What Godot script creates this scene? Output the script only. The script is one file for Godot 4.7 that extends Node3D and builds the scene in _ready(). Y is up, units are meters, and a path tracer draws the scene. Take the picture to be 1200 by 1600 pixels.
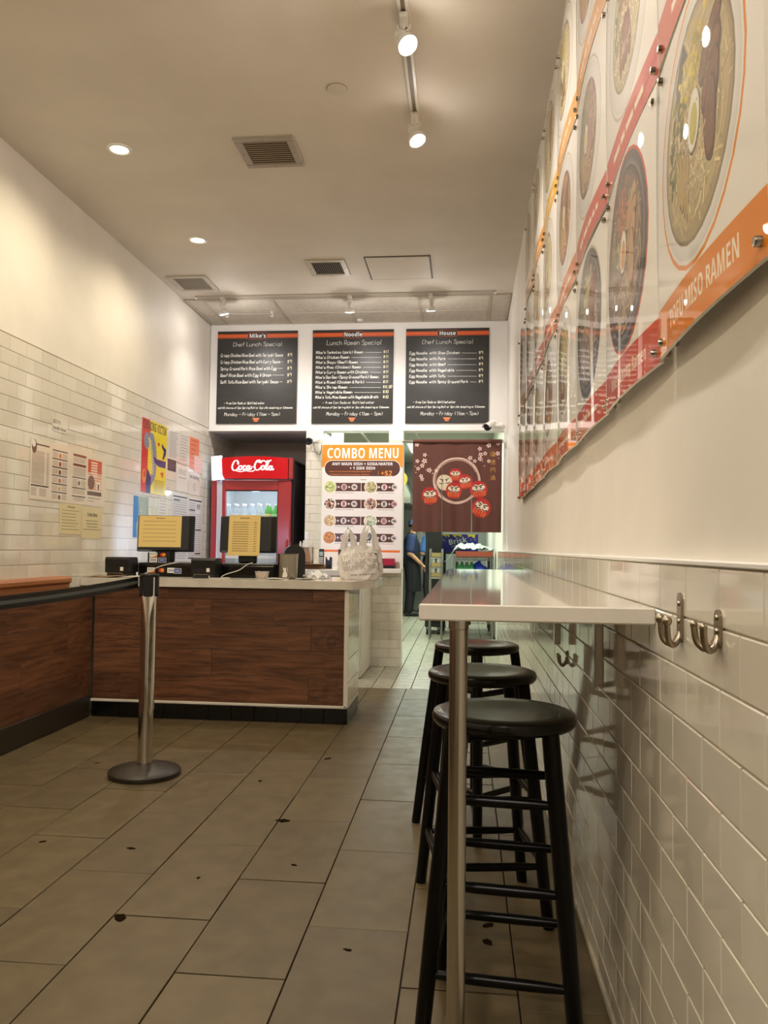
extends Node3D
# A narrow noodle shop seen from the bar along its right wall. Units are metres, y up, the room runs towards -z.

const WL := -2.55      # face of the left wall
const WR := 0.40       # plaster face of the right wall
const TR := 0.367      # face of the tiles on the right wall
const ZB := -7.8       # face of the back wall
const CEIL := 3.37
const ZK := -15.2      # back of the kitchen
const ZF := 3.0        # wall behind the camera

var used := {}
var rng := RandomNumberGenerator.new()
var M := {}

# ---------------------------------------------------------------- nodes
func numbered(called: String) -> String:
	var n: int = used.get(called, 0)
	used[called] = n + 1
	return called if n == 0 else "%s_%03d" % [called, n]

func tag(o: Node3D, label: String, category: String, group := "", kind := "") -> Node3D:
	if label: o.set_meta("label", label)
	if category: o.set_meta("category", category)
	if group: o.set_meta("group", group)
	if kind: o.set_meta("kind", kind)
	return o

func thing(called: String, label: String, category: String, at := Vector3.ZERO, turn := 0.0, group := "") -> Node3D:
	var o := Node3D.new()
	o.name = numbered(called)
	add_child(o)
	o.position = at
	o.rotation.y = turn
	tag(o, label, category, group)
	return o

func struct(called: String) -> Node3D:
	var o := Node3D.new()
	o.name = called
	add_child(o)
	o.set_meta("kind", "structure")
	return o

func mesh_of(st: SurfaceTool) -> ArrayMesh:
	st.generate_normals()
	return st.commit()

func put(called: String, mesh: Mesh, mat: Material, parent: Node3D = null, xf := Transform3D()) -> MeshInstance3D:
	var o := MeshInstance3D.new()
	o.mesh = mesh
	if mat: o.material_override = mat
	o.transform = xf
	if parent == null:
		o.name = numbered(called)
		add_child(o)
	else:
		o.name = called
		parent.add_child(o, true)
	return o

func mk(called: String, st: SurfaceTool, mat: Material, parent: Node3D = null, xf := Transform3D()) -> MeshInstance3D:
	return put(called, mesh_of(st), mat, parent, xf)

# ---------------------------------------------------------------- shapes (corners run anticlockwise seen from outside)
func S() -> SurfaceTool:
	var st := SurfaceTool.new()
	st.begin(Mesh.PRIMITIVE_TRIANGLES)
	return st

func tri(st: SurfaceTool, a: Vector3, b: Vector3, c: Vector3, ua := Vector2.ZERO, ub := Vector2.ZERO, uc := Vector2.ZERO) -> void:
	st.set_uv(ua); st.add_vertex(a)
	st.set_uv(uc); st.add_vertex(c)
	st.set_uv(ub); st.add_vertex(b)

func quad(st: SurfaceTool, a: Vector3, b: Vector3, c: Vector3, d: Vector3, ua := Vector2(0, 1), ub := Vector2(1, 1), uc := Vector2(1, 0), ud := Vector2(0, 0)) -> void:
	tri(st, a, b, c, ua, ub, uc)
	tri(st, a, c, d, ua, uc, ud)

func box(st: SurfaceTool, c: Vector3, s: Vector3, bev := 0.0, xf := Transform3D()) -> void:
	st.set_smooth_group(-1)
	var h := s / 2.0
	var b: float = minf(bev, minf(h.x, minf(h.y, h.z)) * 0.9)
	var P := {}
	for sx in [-1, 1]:
		for sy in [-1, 1]:
			for sz in [-1, 1]:
				var k := Vector3i(sx, sy, sz)
				P[k] = [xf * (c + Vector3(sx * h.x, sy * (h.y - b), sz * (h.z - b))), xf * (c + Vector3(sx * (h.x - b), sy * h.y, sz * (h.z - b))), xf * (c + Vector3(sx * (h.x - b), sy * (h.y - b), sz * h.z))]
	for ax in 3:
		for sg in [-1, 1]:
			var u: int = (ax + 1) % 3
			var v: int = (ax + 2) % 3
			var f := []
			for t in [[-1, -1], [1, -1], [1, 1], [-1, 1]]:
				var k := Vector3i.ZERO
				k[ax] = sg; k[u] = t[0] * sg; k[v] = t[1]
				f.append(P[k][ax])
			quad(st, f[0], f[1], f[2], f[3])
	if b <= 0.0: return
	for ax in 3:
		var u: int = (ax + 1) % 3
		var v: int = (ax + 2) % 3
		for su in [-1, 1]:
			for sv in [-1, 1]:
				var lo := Vector3i.ZERO
				lo[ax] = -1; lo[u] = su; lo[v] = sv
				var hi := lo
				hi[ax] = 1
				var a: Vector3 = P[lo][u]
				var bb: Vector3 = P[lo][v]
				var cc: Vector3 = P[hi][v]
				var d: Vector3 = P[hi][u]
				if _out(a, bb, cc, xf * c): quad(st, a, bb, cc, d)
				else: quad(st, d, cc, bb, a)
	for k in P:
		var a: Vector3 = P[k][0]
		var bb: Vector3 = P[k][1]
		var cc: Vector3 = P[k][2]
		if _out(a, bb, cc, xf * c): tri(st, a, bb, cc)
		else: tri(st, cc, bb, a)

func _out(a: Vector3, b: Vector3, c: Vector3, mid: Vector3) -> bool:
	return (b - a).cross(c - a).dot((a + b + c) / 3.0 - mid) > 0.0

func bx(x0: float, x1: float, y0: float, y1: float, z0: float, z1: float, bev := 0.0) -> SurfaceTool:
	var st := S()
	box(st, Vector3(x0 + x1, y0 + y1, z0 + z1) / 2.0, Vector3(absf(x1 - x0), absf(y1 - y0), absf(z1 - z0)), bev)
	return st

func frame_of(d: Vector3) -> Basis:
	var w := d.normalized()
	var u := (Vector3.UP if absf(w.y) < 0.95 else Vector3.RIGHT).cross(w).normalized()
	return Basis(u, w.cross(u), w)

func rod(st: SurfaceTool, a: Vector3, b: Vector3, r0: float, r1: float, n := 14, caps := true) -> void:
	var f := frame_of(b - a)
	for i in n:
		var t0 := TAU * i / n
		var t1 := TAU * (i + 1) / n
		var d0 := f.x * cos(t0) + f.y * sin(t0)
		var d1 := f.x * cos(t1) + f.y * sin(t1)
		st.set_smooth_group(1)
		quad(st, a + d0 * r0, a + d1 * r0, b + d1 * r1, b + d0 * r1)
		if caps:
			st.set_smooth_group(-1)
			tri(st, a, a + d1 * r0, a + d0 * r0)
			tri(st, b, b + d0 * r1, b + d1 * r1)

func pipe(st: SurfaceTool, pts: Array, r, n := 8) -> void:   # r: a number or one per point
	var count := pts.size()
	var rings := []
	var f := frame_of(pts[1] - pts[0])
	for i in count:
		var d: Vector3 = (pts[mini(i + 1, count - 1)] - pts[maxi(i - 1, 0)]).normalized()
		var u: Vector3 = (f.x - d * f.x.dot(d)).normalized()
		f = Basis(u, d.cross(u), d)
		var ri: float = r[i] if r is Array else r
		var ring := []
		for k in n:
			ring.append(pts[i] + (f.x * cos(TAU * k / n) + f.y * sin(TAU * k / n)) * ri)
		rings.append(ring)
	st.set_smooth_group(1)
	for i in count - 1:
		for k in n:
			quad(st, rings[i][k], rings[i][(k + 1) % n], rings[i + 1][(k + 1) % n], rings[i + 1][k])
	st.set_smooth_group(-1)
	for k in n:
		tri(st, pts[0], rings[0][(k + 1) % n], rings[0][k])
		tri(st, pts[count - 1], rings[count - 1][k], rings[count - 1][(k + 1) % n])

func spline(pts: Array, per := 6) -> Array:
	var out := []
	for i in pts.size() - 1:
		var p0: Vector3 = pts[maxi(i - 1, 0)]
		var p3: Vector3 = pts[mini(i + 2, pts.size() - 1)]
		for k in per:
			var a: Vector3 = pts[i]
			out.append(a.cubic_interpolate(pts[i + 1], p0, p3, float(k) / per))
	out.append(pts[pts.size() - 1])
	return out

func lathe(st: SurfaceTool, prof: Array, n := 24, xf := Transform3D()) -> void:   # Vector2(r, y), outside going up
	var grp := 1
	for i in prof.size() - 1:
		var a: Vector2 = prof[i]
		var b: Vector2 = prof[i + 1]
		if i > 0 and absf((a - prof[i - 1]).angle_to(b - a)) > 0.7: grp += 1
		st.set_smooth_group(grp)
		for k in n:
			var t0 := TAU * k / n
			var t1 := TAU * (k + 1) / n
			var d0 := Vector3(cos(t0), 0, -sin(t0))
			var d1 := Vector3(cos(t1), 0, -sin(t1))
			var p0 := xf * (d0 * a.x + Vector3(0, a.y, 0))
			var p1 := xf * (d1 * a.x + Vector3(0, a.y, 0))
			var p2 := xf * (d1 * b.x + Vector3(0, b.y, 0))
			var p3 := xf * (d0 * b.x + Vector3(0, b.y, 0))
			if a.x > 1e-6: tri(st, p0, p1, p2, Vector2(float(k) / n, 1 - a.y), Vector2(float(k + 1) / n, 1 - a.y), Vector2(float(k + 1) / n, 1 - b.y))
			if b.x > 1e-6: tri(st, p0, p2, p3, Vector2(float(k) / n, 1 - a.y), Vector2(float(k + 1) / n, 1 - b.y), Vector2(float(k) / n, 1 - b.y))

func prism(st: SurfaceTool, poly: PackedVector2Array, z0: float, z1: float, xf := Transform3D(), smooth := false) -> void:
	var p := poly.duplicate()
	if _area(p) < 0: p.reverse()
	st.set_smooth_group(-1)
	var t := Geometry2D.triangulate_polygon(p)
	for i in range(0, t.size(), 3):
		var a := p[t[i]]
		var b := p[t[i + 1]]
		var c := p[t[i + 2]]
		if (b - a).cross(c - a) < 0:
			var e := b
			b = c
			c = e
		tri(st, xf * Vector3(a.x, a.y, z1), xf * Vector3(b.x, b.y, z1), xf * Vector3(c.x, c.y, z1))
		tri(st, xf * Vector3(a.x, a.y, z0), xf * Vector3(c.x, c.y, z0), xf * Vector3(b.x, b.y, z0))
	st.set_smooth_group(3 if smooth else -1)
	for i in p.size():
		var a := p[i]
		var b := p[(i + 1) % p.size()]
		quad(st, xf * Vector3(a.x, a.y, z0), xf * Vector3(b.x, b.y, z0), xf * Vector3(b.x, b.y, z1), xf * Vector3(a.x, a.y, z1))

func _area(p: PackedVector2Array) -> float:
	var s := 0.0
	for i in p.size(): s += p[i].cross(p[(i + 1) % p.size()])
	return s

# a sheet with thickness: f(u, v) gives the front; the front faces du x dv (v upwards); uv (0, 0) is the top left of its print
func sheet(f: Callable, nu: int, nv: int, thick: float, front: Material, rest: Material = null) -> ArrayMesh:
	var P := []
	for j in nv + 1:
		var row := []
		for i in nu + 1: row.append(f.call(float(i) / nu, float(j) / nv))
		P.append(row)
	var N := []
	for j in nv + 1:
		var row := []
		for i in nu + 1:
			var du: Vector3 = P[j][mini(i + 1, nu)] - P[j][maxi(i - 1, 0)]
			var dv: Vector3 = P[mini(j + 1, nv)][i] - P[maxi(j - 1, 0)][i]
			row.append(du.cross(dv).normalized() * thick)
		N.append(row)
	var a := S()
	var b := S() if rest else a
	a.set_smooth_group(1)
	b.set_smooth_group(2)
	for j in nv:
		for i in nu:
			var u0 := float(i) / nu
			var u1 := float(i + 1) / nu
			var v0 := 1.0 - float(j) / nv
			var v1 := 1.0 - float(j + 1) / nv
			a.set_smooth_group(1)
			quad(a, P[j][i], P[j][i + 1], P[j + 1][i + 1], P[j + 1][i], Vector2(u0, v0), Vector2(u1, v0), Vector2(u1, v1), Vector2(u0, v1))
			b.set_smooth_group(2)
			quad(b, P[j][i + 1] - N[j][i + 1], P[j][i] - N[j][i], P[j + 1][i] - N[j + 1][i], P[j + 1][i + 1] - N[j + 1][i + 1], Vector2(u1, v0), Vector2(u0, v0), Vector2(u0, v1), Vector2(u1, v1))
	b.set_smooth_group(-1)
	for i in nu:
		quad(b, P[0][i] - N[0][i], P[0][i + 1] - N[0][i + 1], P[0][i + 1], P[0][i])
		quad(b, P[nv][i], P[nv][i + 1], P[nv][i + 1] - N[nv][i + 1], P[nv][i] - N[nv][i])
	for j in nv:
		quad(b, P[j][0] - N[j][0], P[j][0], P[j + 1][0], P[j + 1][0] - N[j + 1][0])
		quad(b, P[j][nu], P[j][nu] - N[j][nu], P[j + 1][nu] - N[j + 1][nu], P[j + 1][nu])
	a.generate_normals()
	a.set_material(front)
	var m := a.commit()
	if rest:
		b.generate_normals()
		b.set_material(rest)
		b.commit(m)
	return m

# a flat printed sheet, w wide and h high, centred, facing +z
func card(w: float, h: float, thick: float, front: Material, rest: Material) -> ArrayMesh:
	return sheet(func(u: float, v: float) -> Vector3: return Vector3((u - 0.5) * w, (v - 0.5) * h, 0), 1, 1, thick, front, rest)

func face(at: Vector3, toward: String, tilt := 0.0) -> Transform3D:    # places a card that faces +z against a wall
	var turn: float = {"back": 0.0, "left": PI / 2, "right": -PI / 2}[toward]
	return Transform3D(Basis(Vector3.UP, turn) * Basis(Vector3.BACK, tilt), at)

# tiles of one size laid on a plane: o the corner, u and v its axes, normal u x v. Cut at the limits. Those that keep() turns down are merged.
func tile_field(parent: Node3D, o: Vector3, u: Vector3, v: Vector3, span: Vector2, pitch: Vector2, shift: Vector2, gap: float, mesh: Mesh, mats: Array, stagger: float, keep: Callable, called := "tile", skip = null) -> void:
	var n := u.cross(v)
	var rest: Array[Transform3D] = []
	var j := 0
	var v0 := shift.y
	while v0 < span.y - 0.002:
		var off: float = fposmod(shift.x + (stagger * pitch.x if j % 2 else 0.0), pitch.x) - pitch.x
		var u0 := off
		while u0 < span.x - 0.002:
			var a := maxf(u0, 0.0)
			var b := minf(u0 + pitch.x, span.x)
			var c := maxf(v0, 0.0)
			var d := minf(v0 + pitch.y, span.y)
			u0 += pitch.x
			if b - a < 0.02 or d - c < 0.012: continue
			var at := o + u * ((a + b) / 2) + v * ((c + d) / 2)
			if skip != null and skip.call(at): continue
			var wob := Basis(u, rng.randf_range(-1, 1) * 0.004) * Basis(v, rng.randf_range(-1, 1) * 0.004)
			var xf := Transform3D(wob * Basis(u * (b - a - gap), v * (d - c - gap), n), at)
			if keep.call(at): put(called, mesh, mats[rng.randi() % mats.size()], parent, xf)
			else: rest.append(xf)
		v0 += pitch.y
		j += 1
	if rest.is_empty(): return
	var mm := MultiMesh.new()
	mm.transform_format = MultiMesh.TRANSFORM_3D
	mm.mesh = mesh
	mm.instance_count = rest.size()
	for i in rest.size(): mm.set_instance_transform(i, rest[i])
	var mi := MultiMeshInstance3D.new()
	mi.multimesh = mm
	mi.material_override = mats[0]
	mi.name = called + "s_beyond"
	mi.set_meta("kind", "stuff")
	parent.add_child(mi, true)

func unit_tile(w: float, h: float, t: float, bev: float) -> ArrayMesh:    # 1 x 1 in its own axes so that one mesh fits every cut; bevel given for a w x h tile
	var st := S()
	st.set_smooth_group(-1)
	var bu := bev / w
	var bv := bev / h
	var f := [Vector3(-.5 + bu, -.5 + bv, t), Vector3(.5 - bu, -.5 + bv, t), Vector3(.5 - bu, .5 - bv, t), Vector3(-.5 + bu, .5 - bv, t)]
	var g := [Vector3(-.5, -.5, t - bev * .7), Vector3(.5, -.5, t - bev * .7), Vector3(.5, .5, t - bev * .7), Vector3(-.5, .5, t - bev * .7)]
	quad(st, f[0], f[1], f[2], f[3])
	for i in 4:
		var k := (i + 1) % 4
		quad(st, g[i], g[k], f[k], f[i])
		quad(st, Vector3(g[i].x, g[i].y, 0), Vector3(g[k].x, g[k].y, 0), g[k], g[i])
	return mesh_of(st)

# ---------------------------------------------------------------- materials
func mat(col: Color, rough := 0.6, metal := 0.0) -> StandardMaterial3D:
	var m := StandardMaterial3D.new()
	m.albedo_color = col
	m.roughness = rough
	m.metallic = metal
	return m

func c8(r: int, g: int, b: int) -> Color:
	return Color(r / 255.0, g / 255.0, b / 255.0)

func glow(col: Color, e: float) -> StandardMaterial3D:
	var m := mat(col, 0.5)
	m.emission_enabled = true
	m.emission = col
	m.emission_energy_multiplier = e
	return m

func clear(alpha := 0.06, tint := Color(1, 1, 1)) -> StandardMaterial3D:
	var m := mat(Color(tint.r, tint.g, tint.b, alpha), 0.04)
	m.transparency = BaseMaterial3D.TRANSPARENCY_ALPHA
	return m

func printed(im: Image, rough := 0.5) -> StandardMaterial3D:
	var m := mat(Color.WHITE, rough)
	m.albedo_texture = ImageTexture.create_from_image(im)
	m.texture_repeat = false
	return m

func noise_tex(sd: int, freq: float, c0: Color, c1: Color, size := 256, oct := 4) -> NoiseTexture2D:
	var n := FastNoiseLite.new()
	n.seed = sd
	n.frequency = freq
	n.fractal_octaves = oct
	var t := NoiseTexture2D.new()
	t.width = size
	t.height = size
	t.seamless = true
	t.noise = n
	var g := Gradient.new()
	g.offsets = PackedFloat32Array([0.2, 0.8])
	g.colors = PackedColorArray([c0, c1])
	t.color_ramp = g
	return t

func mottled(m: StandardMaterial3D, sd: int, freq: float, c0: Color, c1: Color, scale := 1.0, size := 256) -> StandardMaterial3D:
	m.albedo_color = Color.WHITE
	m.albedo_texture = noise_tex(sd, freq, c0, c1, size)
	m.uv1_triplanar = true
	m.uv1_world_triplanar = true
	m.uv1_scale = Vector3.ONE * scale
	return m

# ---------------------------------------------------------------- drawing flat print (twice the size, then halved)
class Canvas:
	var im: Image
	var w: float
	var h: float
	var host
	func _init(w_: int, h_: int, bg: Color, host_) -> void:
		w = w_
		h = h_
		host = host_
		im = Image.create(w_ * 2, h_ * 2, false, Image.FORMAT_RGB8)
		im.fill(bg)
	func done() -> Image:
		im.resize(int(w), int(h), Image.INTERPOLATE_BILINEAR)
		return im
	func rect(x: float, y: float, ww: float, hh: float, c: Color) -> void:
		im.fill_rect(Rect2i(int(round(x * 2)), int(round(y * 2)), maxi(1, int(round(ww * 2))), maxi(1, int(round(hh * 2)))), c)
	func tri(a: Vector2, b: Vector2, c: Vector2, col: Color) -> void:
		poly([a, b, c], col)
	func poly(p: Array, col: Color) -> void:
		var lo := 1e9
		var hi := -1e9
		for q in p:
			lo = minf(lo, q.y * 2)
			hi = maxf(hi, q.y * 2)
		for y in range(maxi(0, int(floor(lo))), mini(im.get_height() - 1, int(ceil(hi))) + 1):
			var xs := []
			var yy := y + 0.5
			for i in p.size():
				var a: Vector2 = p[i] * 2.0
				var b: Vector2 = p[(i + 1) % p.size()] * 2.0
				if (a.y <= yy) != (b.y <= yy): xs.append(a.x + (yy - a.y) / (b.y - a.y) * (b.x - a.x))
			xs.sort()
			for i in range(0, xs.size() - 1, 2):
				var x0 := int(round(xs[i]))
				var x1 := int(round(xs[i + 1]))
				if x1 > x0: im.fill_rect(Rect2i(x0, y, x1 - x0, 1), col)
	func ell(cx: float, cy: float, rx: float, ry: float, col: Color, turn := 0.0, wob := 0.0, sd := 0) -> void:
		var p := []
		for i in 28:
			var t := TAU * i / 28
			var k := 1.0 + wob * sin(t * 3 + sd) + wob * 0.7 * sin(t * 5 + sd * 2.3)
			p.append(Vector2(cx, cy) + Vector2(cos(t) * rx * k, sin(t) * ry * k).rotated(turn))
		poly(p, col)
	func ring(cx: float, cy: float, rx: float, ry: float, t: float, col: Color) -> void:
		var p := []
		for i in 49: p.append(Vector2(cx + cos(TAU * i / 48) * rx, cy + sin(TAU * i / 48) * ry))
		line(p, t, col)
	func line(p: Array, t: float, col: Color) -> void:
		for i in p.size() - 1:
			var a: Vector2 = p[i]
			var b: Vector2 = p[i + 1]
			var d := (b - a).normalized() if a != b else Vector2.RIGHT
			var n := d.orthogonal() * t / 2
			d *= t / 4
			poly([a + n - d, b + n + d, b - n + d, a - n - d], col)
	func pill(x: float, y: float, ww: float, hh: float, r: float, col: Color) -> void:
		var p := []
		for c in [[x + ww - r, y + hh - r, 0], [x + r, y + hh - r, 1], [x + r, y + r, 2], [x + ww - r, y + r, 3]]:
			for i in 9: p.append(Vector2(c[0], c[1]) + Vector2(r, 0).rotated(PI / 2 * (c[2] + i / 8.0)))
		poly(p, col)
	func text(s: String, x: float, y: float, size: float, col: Color, bold := true, align := 0, most := 0.0, turn := 0.0, font := "Droid Sans") -> float:   # y is the baseline, size the height of a capital
		var t: Array = host.letters(s, bold, font)
		var k := size / 0.72
		var wide: float = t[1] * k
		var kx := k
		if most > 0.0 and wide > most:
			kx = k * most / wide
			wide = most
		var x0 := -wide * align / 2.0
		var v: PackedVector2Array = t[0]
		for i in range(0, v.size(), 3):
			var q := []
			for j in 3: q.append(Vector2(x, y) + Vector2(x0 + v[i + j].x * kx, -v[i + j].y * k).rotated(turn))
			poly(q, col)
		return wide
	func hand(s: String, x: float, y: float, size: float, col: Color, t := 1.0, most := 0.0, slant := 0.12) -> float:   # a single-stroke handwriting; size is the height of a capital
		var k := size / 7.0
		var wide := 0.0
		for ch in s: wide += (3.0 if ch == " " else 4.0 if ch in "il1'I" else 5.6) * k
		var kx := k * (most / wide if most > 0.0 and wide > most else 1.0)
		var at := x
		for ch in s:
			var strokes: String = host.STROKES.get(ch, "")
			var dy: float = host.rng.randf_range(-0.3, 0.3) * k
			for stroke in strokes.split("/", false):
				var p := []
				for q in stroke.split(" ", false):
					var gx: float = float(q[0]) + host.rng.randf_range(-0.2, 0.2)
					var gy: float = float(q[1]) - 2.0 + host.rng.randf_range(-0.2, 0.2)
					p.append(Vector2(at + gx * kx + gy * k * slant, y - gy * k + dy))
				line(p, t, col)
			at += (3.0 if ch == " " else 4.0 if ch in "il1'I" else 5.6) * kx
		return at - x
	func scribble(x: float, y: float, ww: float, t: float, col: Color) -> void:    # print too small to read
		var at := x
		while at < x + ww:
			var n: float = host.rng.randf_range(2.0, 6.0) * t
			rect(at, y, minf(n, x + ww - at), t, col)
			at += n + t * 0.9

const STROKES := {
	"a": "45 36 16 05 03 12 32 43/46 42", "b": "09 02/05 16 36 45 43 32 12 03", "c": "45 36 16 05 03 12 32 43", "d": "49 42/45 36 16 05 03 12 32 43", "e": "04 44 45 36 16 05 03 12 32 43",
	"f": "48 39 28 22/06 46", "g": "46 41 30 10 01/45 36 16 05 03 12 32 43", "h": "09 02/05 16 36 45 42", "i": "16 12/18 17", "j": "26 21 10 01", "k": "09 02/46 04 42", "l": "19 13 22",
	"m": "06 02/05 16 25 22/25 36 45 42", "n": "06 02/05 16 36 45 42", "o": "16 05 03 12 32 43 45 36 16", "p": "06 00/05 16 36 45 43 32 12 03", "q": "46 40/45 36 16 05 03 12 32 43", "r": "06 02/05 16 36",
	"s": "45 36 16 05 14 34 43 32 12 03", "t": "19 13 22 32/06 36", "u": "06 03 12 32 43/46 42", "v": "06 22 46", "w": "06 12 25 32 46", "x": "06 42/46 02", "y": "06 23/46 10 00", "z": "06 46 02 42",
	"A": "02 29 42/14 34", "B": "02 09 39 48 46 35 05/35 44 43 32 02", "C": "48 39 19 07 04 12 32 43", "D": "02 09 29 47 44 22 02", "E": "49 09 02 42/06 36", "F": "49 09 02/06 36", "G": "48 39 19 07 04 12 32 44 25",
	"H": "09 02/49 42/06 46", "L": "09 02 42", "M": "02 09 25 49 42", "N": "02 09 42 49", "O": "19 07 04 12 32 44 47 39 19", "P": "02 09 39 48 46 35 05", "R": "02 09 39 48 46 35 05/25 42", "S": "48 39 19 08 07 16 36 45 43 32 12 03", "T": "09 49/29 22", "V": "09 22 49", "W": "09 12 26 32 49",
	"0": "19 07 04 12 32 44 47 39 19", "1": "18 29 22", "2": "07 19 39 47 02 42", "5": "49 09 06 36 45 43 32 02", "9": "46 26 07 19 39 47 42", "$": "47 38 18 07 16 35 44 33 13 04/29 22", "(": "39 17 14 32", ")": "19 37 34 12",
	"-": "05 45", "&": "42 18 29 37 04 13 32 44", "'": "19 17", "*": "15 35/26 24", ".": "12 22", "/": "02 49",
}

var _letters := {}
func letters(s: String, bold: bool, font := "Droid Sans") -> Array:
	var key := s + str(bold) + font
	if not _letters.has(key):
		var f := SystemFont.new()
		f.font_names = PackedStringArray([font])
		f.font_weight = 700 if bold else 400
		var t := TextMesh.new()
		t.text = s
		t.font = f
		t.font_size = 64
		t.pixel_size = 1.0 / 64
		t.depth = 0.0
		t.curve_step = 2.0
		t.horizontal_alignment = HORIZONTAL_ALIGNMENT_LEFT
		t.vertical_alignment = VERTICAL_ALIGNMENT_BOTTOM
		var out := PackedVector2Array()
		var wide := 0.0
		var low := 0.0
		if t.get_surface_count() > 0:
			var arr := t.surface_get_arrays(0)
			var v: PackedVector3Array = arr[Mesh.ARRAY_VERTEX]
			var idx = arr[Mesh.ARRAY_INDEX]
			if idx == null or idx.size() == 0: idx = range(v.size())
			for i in idx: out.append(Vector2(v[i].x, v[i].y))
			for p in out: wide = maxf(wide, p.x)
			low = f.get_descent(64) / 64.0
			for i in out.size(): out[i].y -= low
		_letters[key] = [out, wide]
	return _letters[key]

# ---------------------------------------------------------------- camera, light, exposure
func sky_and_camera() -> void:
	var cam := Camera3D.new()
	cam.name = "camera"
	cam.position = Vector3(0, 1.14, 0)
	cam.rotation = Vector3(deg_to_rad(2.566), deg_to_rad(5.712), deg_to_rad(0.706))
	cam.fov = 64.83
	cam.near = 0.02
	add_child(cam)
	var e := Environment.new()
	e.background_mode = Environment.BG_COLOR
	e.background_color = Color(0.01, 0.01, 0.015)
	e.tonemap_mode = Environment.TONE_MAPPER_LINEAR
	e.tonemap_exposure = 1.04
	e.sdfgi_enabled = true
	e.ssao_enabled = true
	e.ssil_enabled = true
	var w := WorldEnvironment.new()
	w.name = "environment"
	w.environment = e
	add_child(w)

const WARM := Color(1.0, 0.94, 0.81)
const TRACK := Color(1.0, 0.96, 0.92)
const COOL := Color(1.0, 0.97, 0.95)
const KITCH := Color(0.93, 1.0, 0.93)

func spot(at: Vector3, to: Vector3, energy: float, angle: float, col: Color, blend := 1.0, size := 0.04) -> SpotLight3D:
	var l := SpotLight3D.new()
	l.name = numbered("spot_light")
	l.light_color = col
	l.light_energy = energy
	l.spot_angle = angle
	l.spot_angle_attenuation = blend
	l.spot_range = 12.0
	l.spot_attenuation = 2.0
	l.light_size = size
	l.shadow_enabled = true
	l.position = at
	add_child(l)
	l.look_at_from_position(at, to, Vector3.UP if absf((to - at).normalized().y) < 0.99 else Vector3.RIGHT)
	return l

func area(at: Vector3, size: Vector2, energy: float, col: Color) -> void:   # shines down
	var l := AreaLight3D.new()
	l.name = numbered("area_light")
	l.area_size = size
	l.light_energy = energy
	l.light_color = col
	l.area_range = 14.0
	l.area_attenuation = 2.0
	l.shadow_enabled = true
	l.position = at
	l.rotation.x = -PI / 2
	add_child(l)

# ---------------------------------------------------------------- the shell
func materials() -> void:
	M.plaster = mottled(mat(Color.WHITE, 0.55), 3, 0.01, c8(222, 216, 205), c8(228, 222, 211), 0.7)
	M.ceiling = mottled(mat(Color.WHITE, 0.7), 4, 0.01, c8(216, 208, 196), c8(222, 214, 202), 0.6)
	M.header = mat(c8(236, 233, 228), 0.5)
	M.grout = mat(c8(186, 177, 161), 0.9)
	M.floor_grout = mat(c8(50, 42, 33), 0.95)
	M.tile = []
	for k in 3:
		var t := mat(c8(226 - k * 4, 220 - k * 4, 206 - k * 4), 0.06)
		t.metallic_specular = 0.55
		M.tile.append(t)
	M.floor_tile = []
	for k in 3:
		var t := mottled(mat(Color.WHITE, 0.42), 20 + k, 0.02, c8(92 - k * 3, 79 - k * 3, 53 - k * 2), c8(102 - k * 3, 88 - k * 3, 60 - k * 2), 1.3)
		t.roughness_texture = noise_tex(30 + k, 0.02, Color(.43, .43, .43), Color(.5, .5, .5))
		t.roughness = 1.0
		M.floor_tile.append(t)
	M.kitchen_tile = [mottled(mat(Color.WHITE, 0.35), 41, 0.03, c8(150, 146, 128), c8(176, 170, 150), 1.5), mottled(mat(Color.WHITE, 0.4), 42, 0.03, c8(142, 138, 120), c8(168, 162, 142), 1.5)]
	M.steel = mat(c8(200, 196, 190), 0.22, 1.0)
	M.chrome = mat(c8(214, 210, 205), 0.08, 1.0)
	M.nickel = mat(c8(168, 156, 138), 0.3, 1.0)
	M.black = mat(c8(14, 13, 13), 0.4)
	M.black_gloss = mat(c8(10, 9, 9), 0.15)
	M.charcoal = mat(c8(34, 33, 34), 0.6)
	M.white_paint = mat(c8(230, 228, 222), 0.4)
	M.paper = mat(c8(232, 228, 216), 0.8)
	M.slab = mat(c8(232, 226, 214), 0.12)
	M.slab.clearcoat_enabled = true
	M.slab.clearcoat_roughness = 0.05
	M.cable = mat(c8(200, 196, 186), 0.5)

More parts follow.
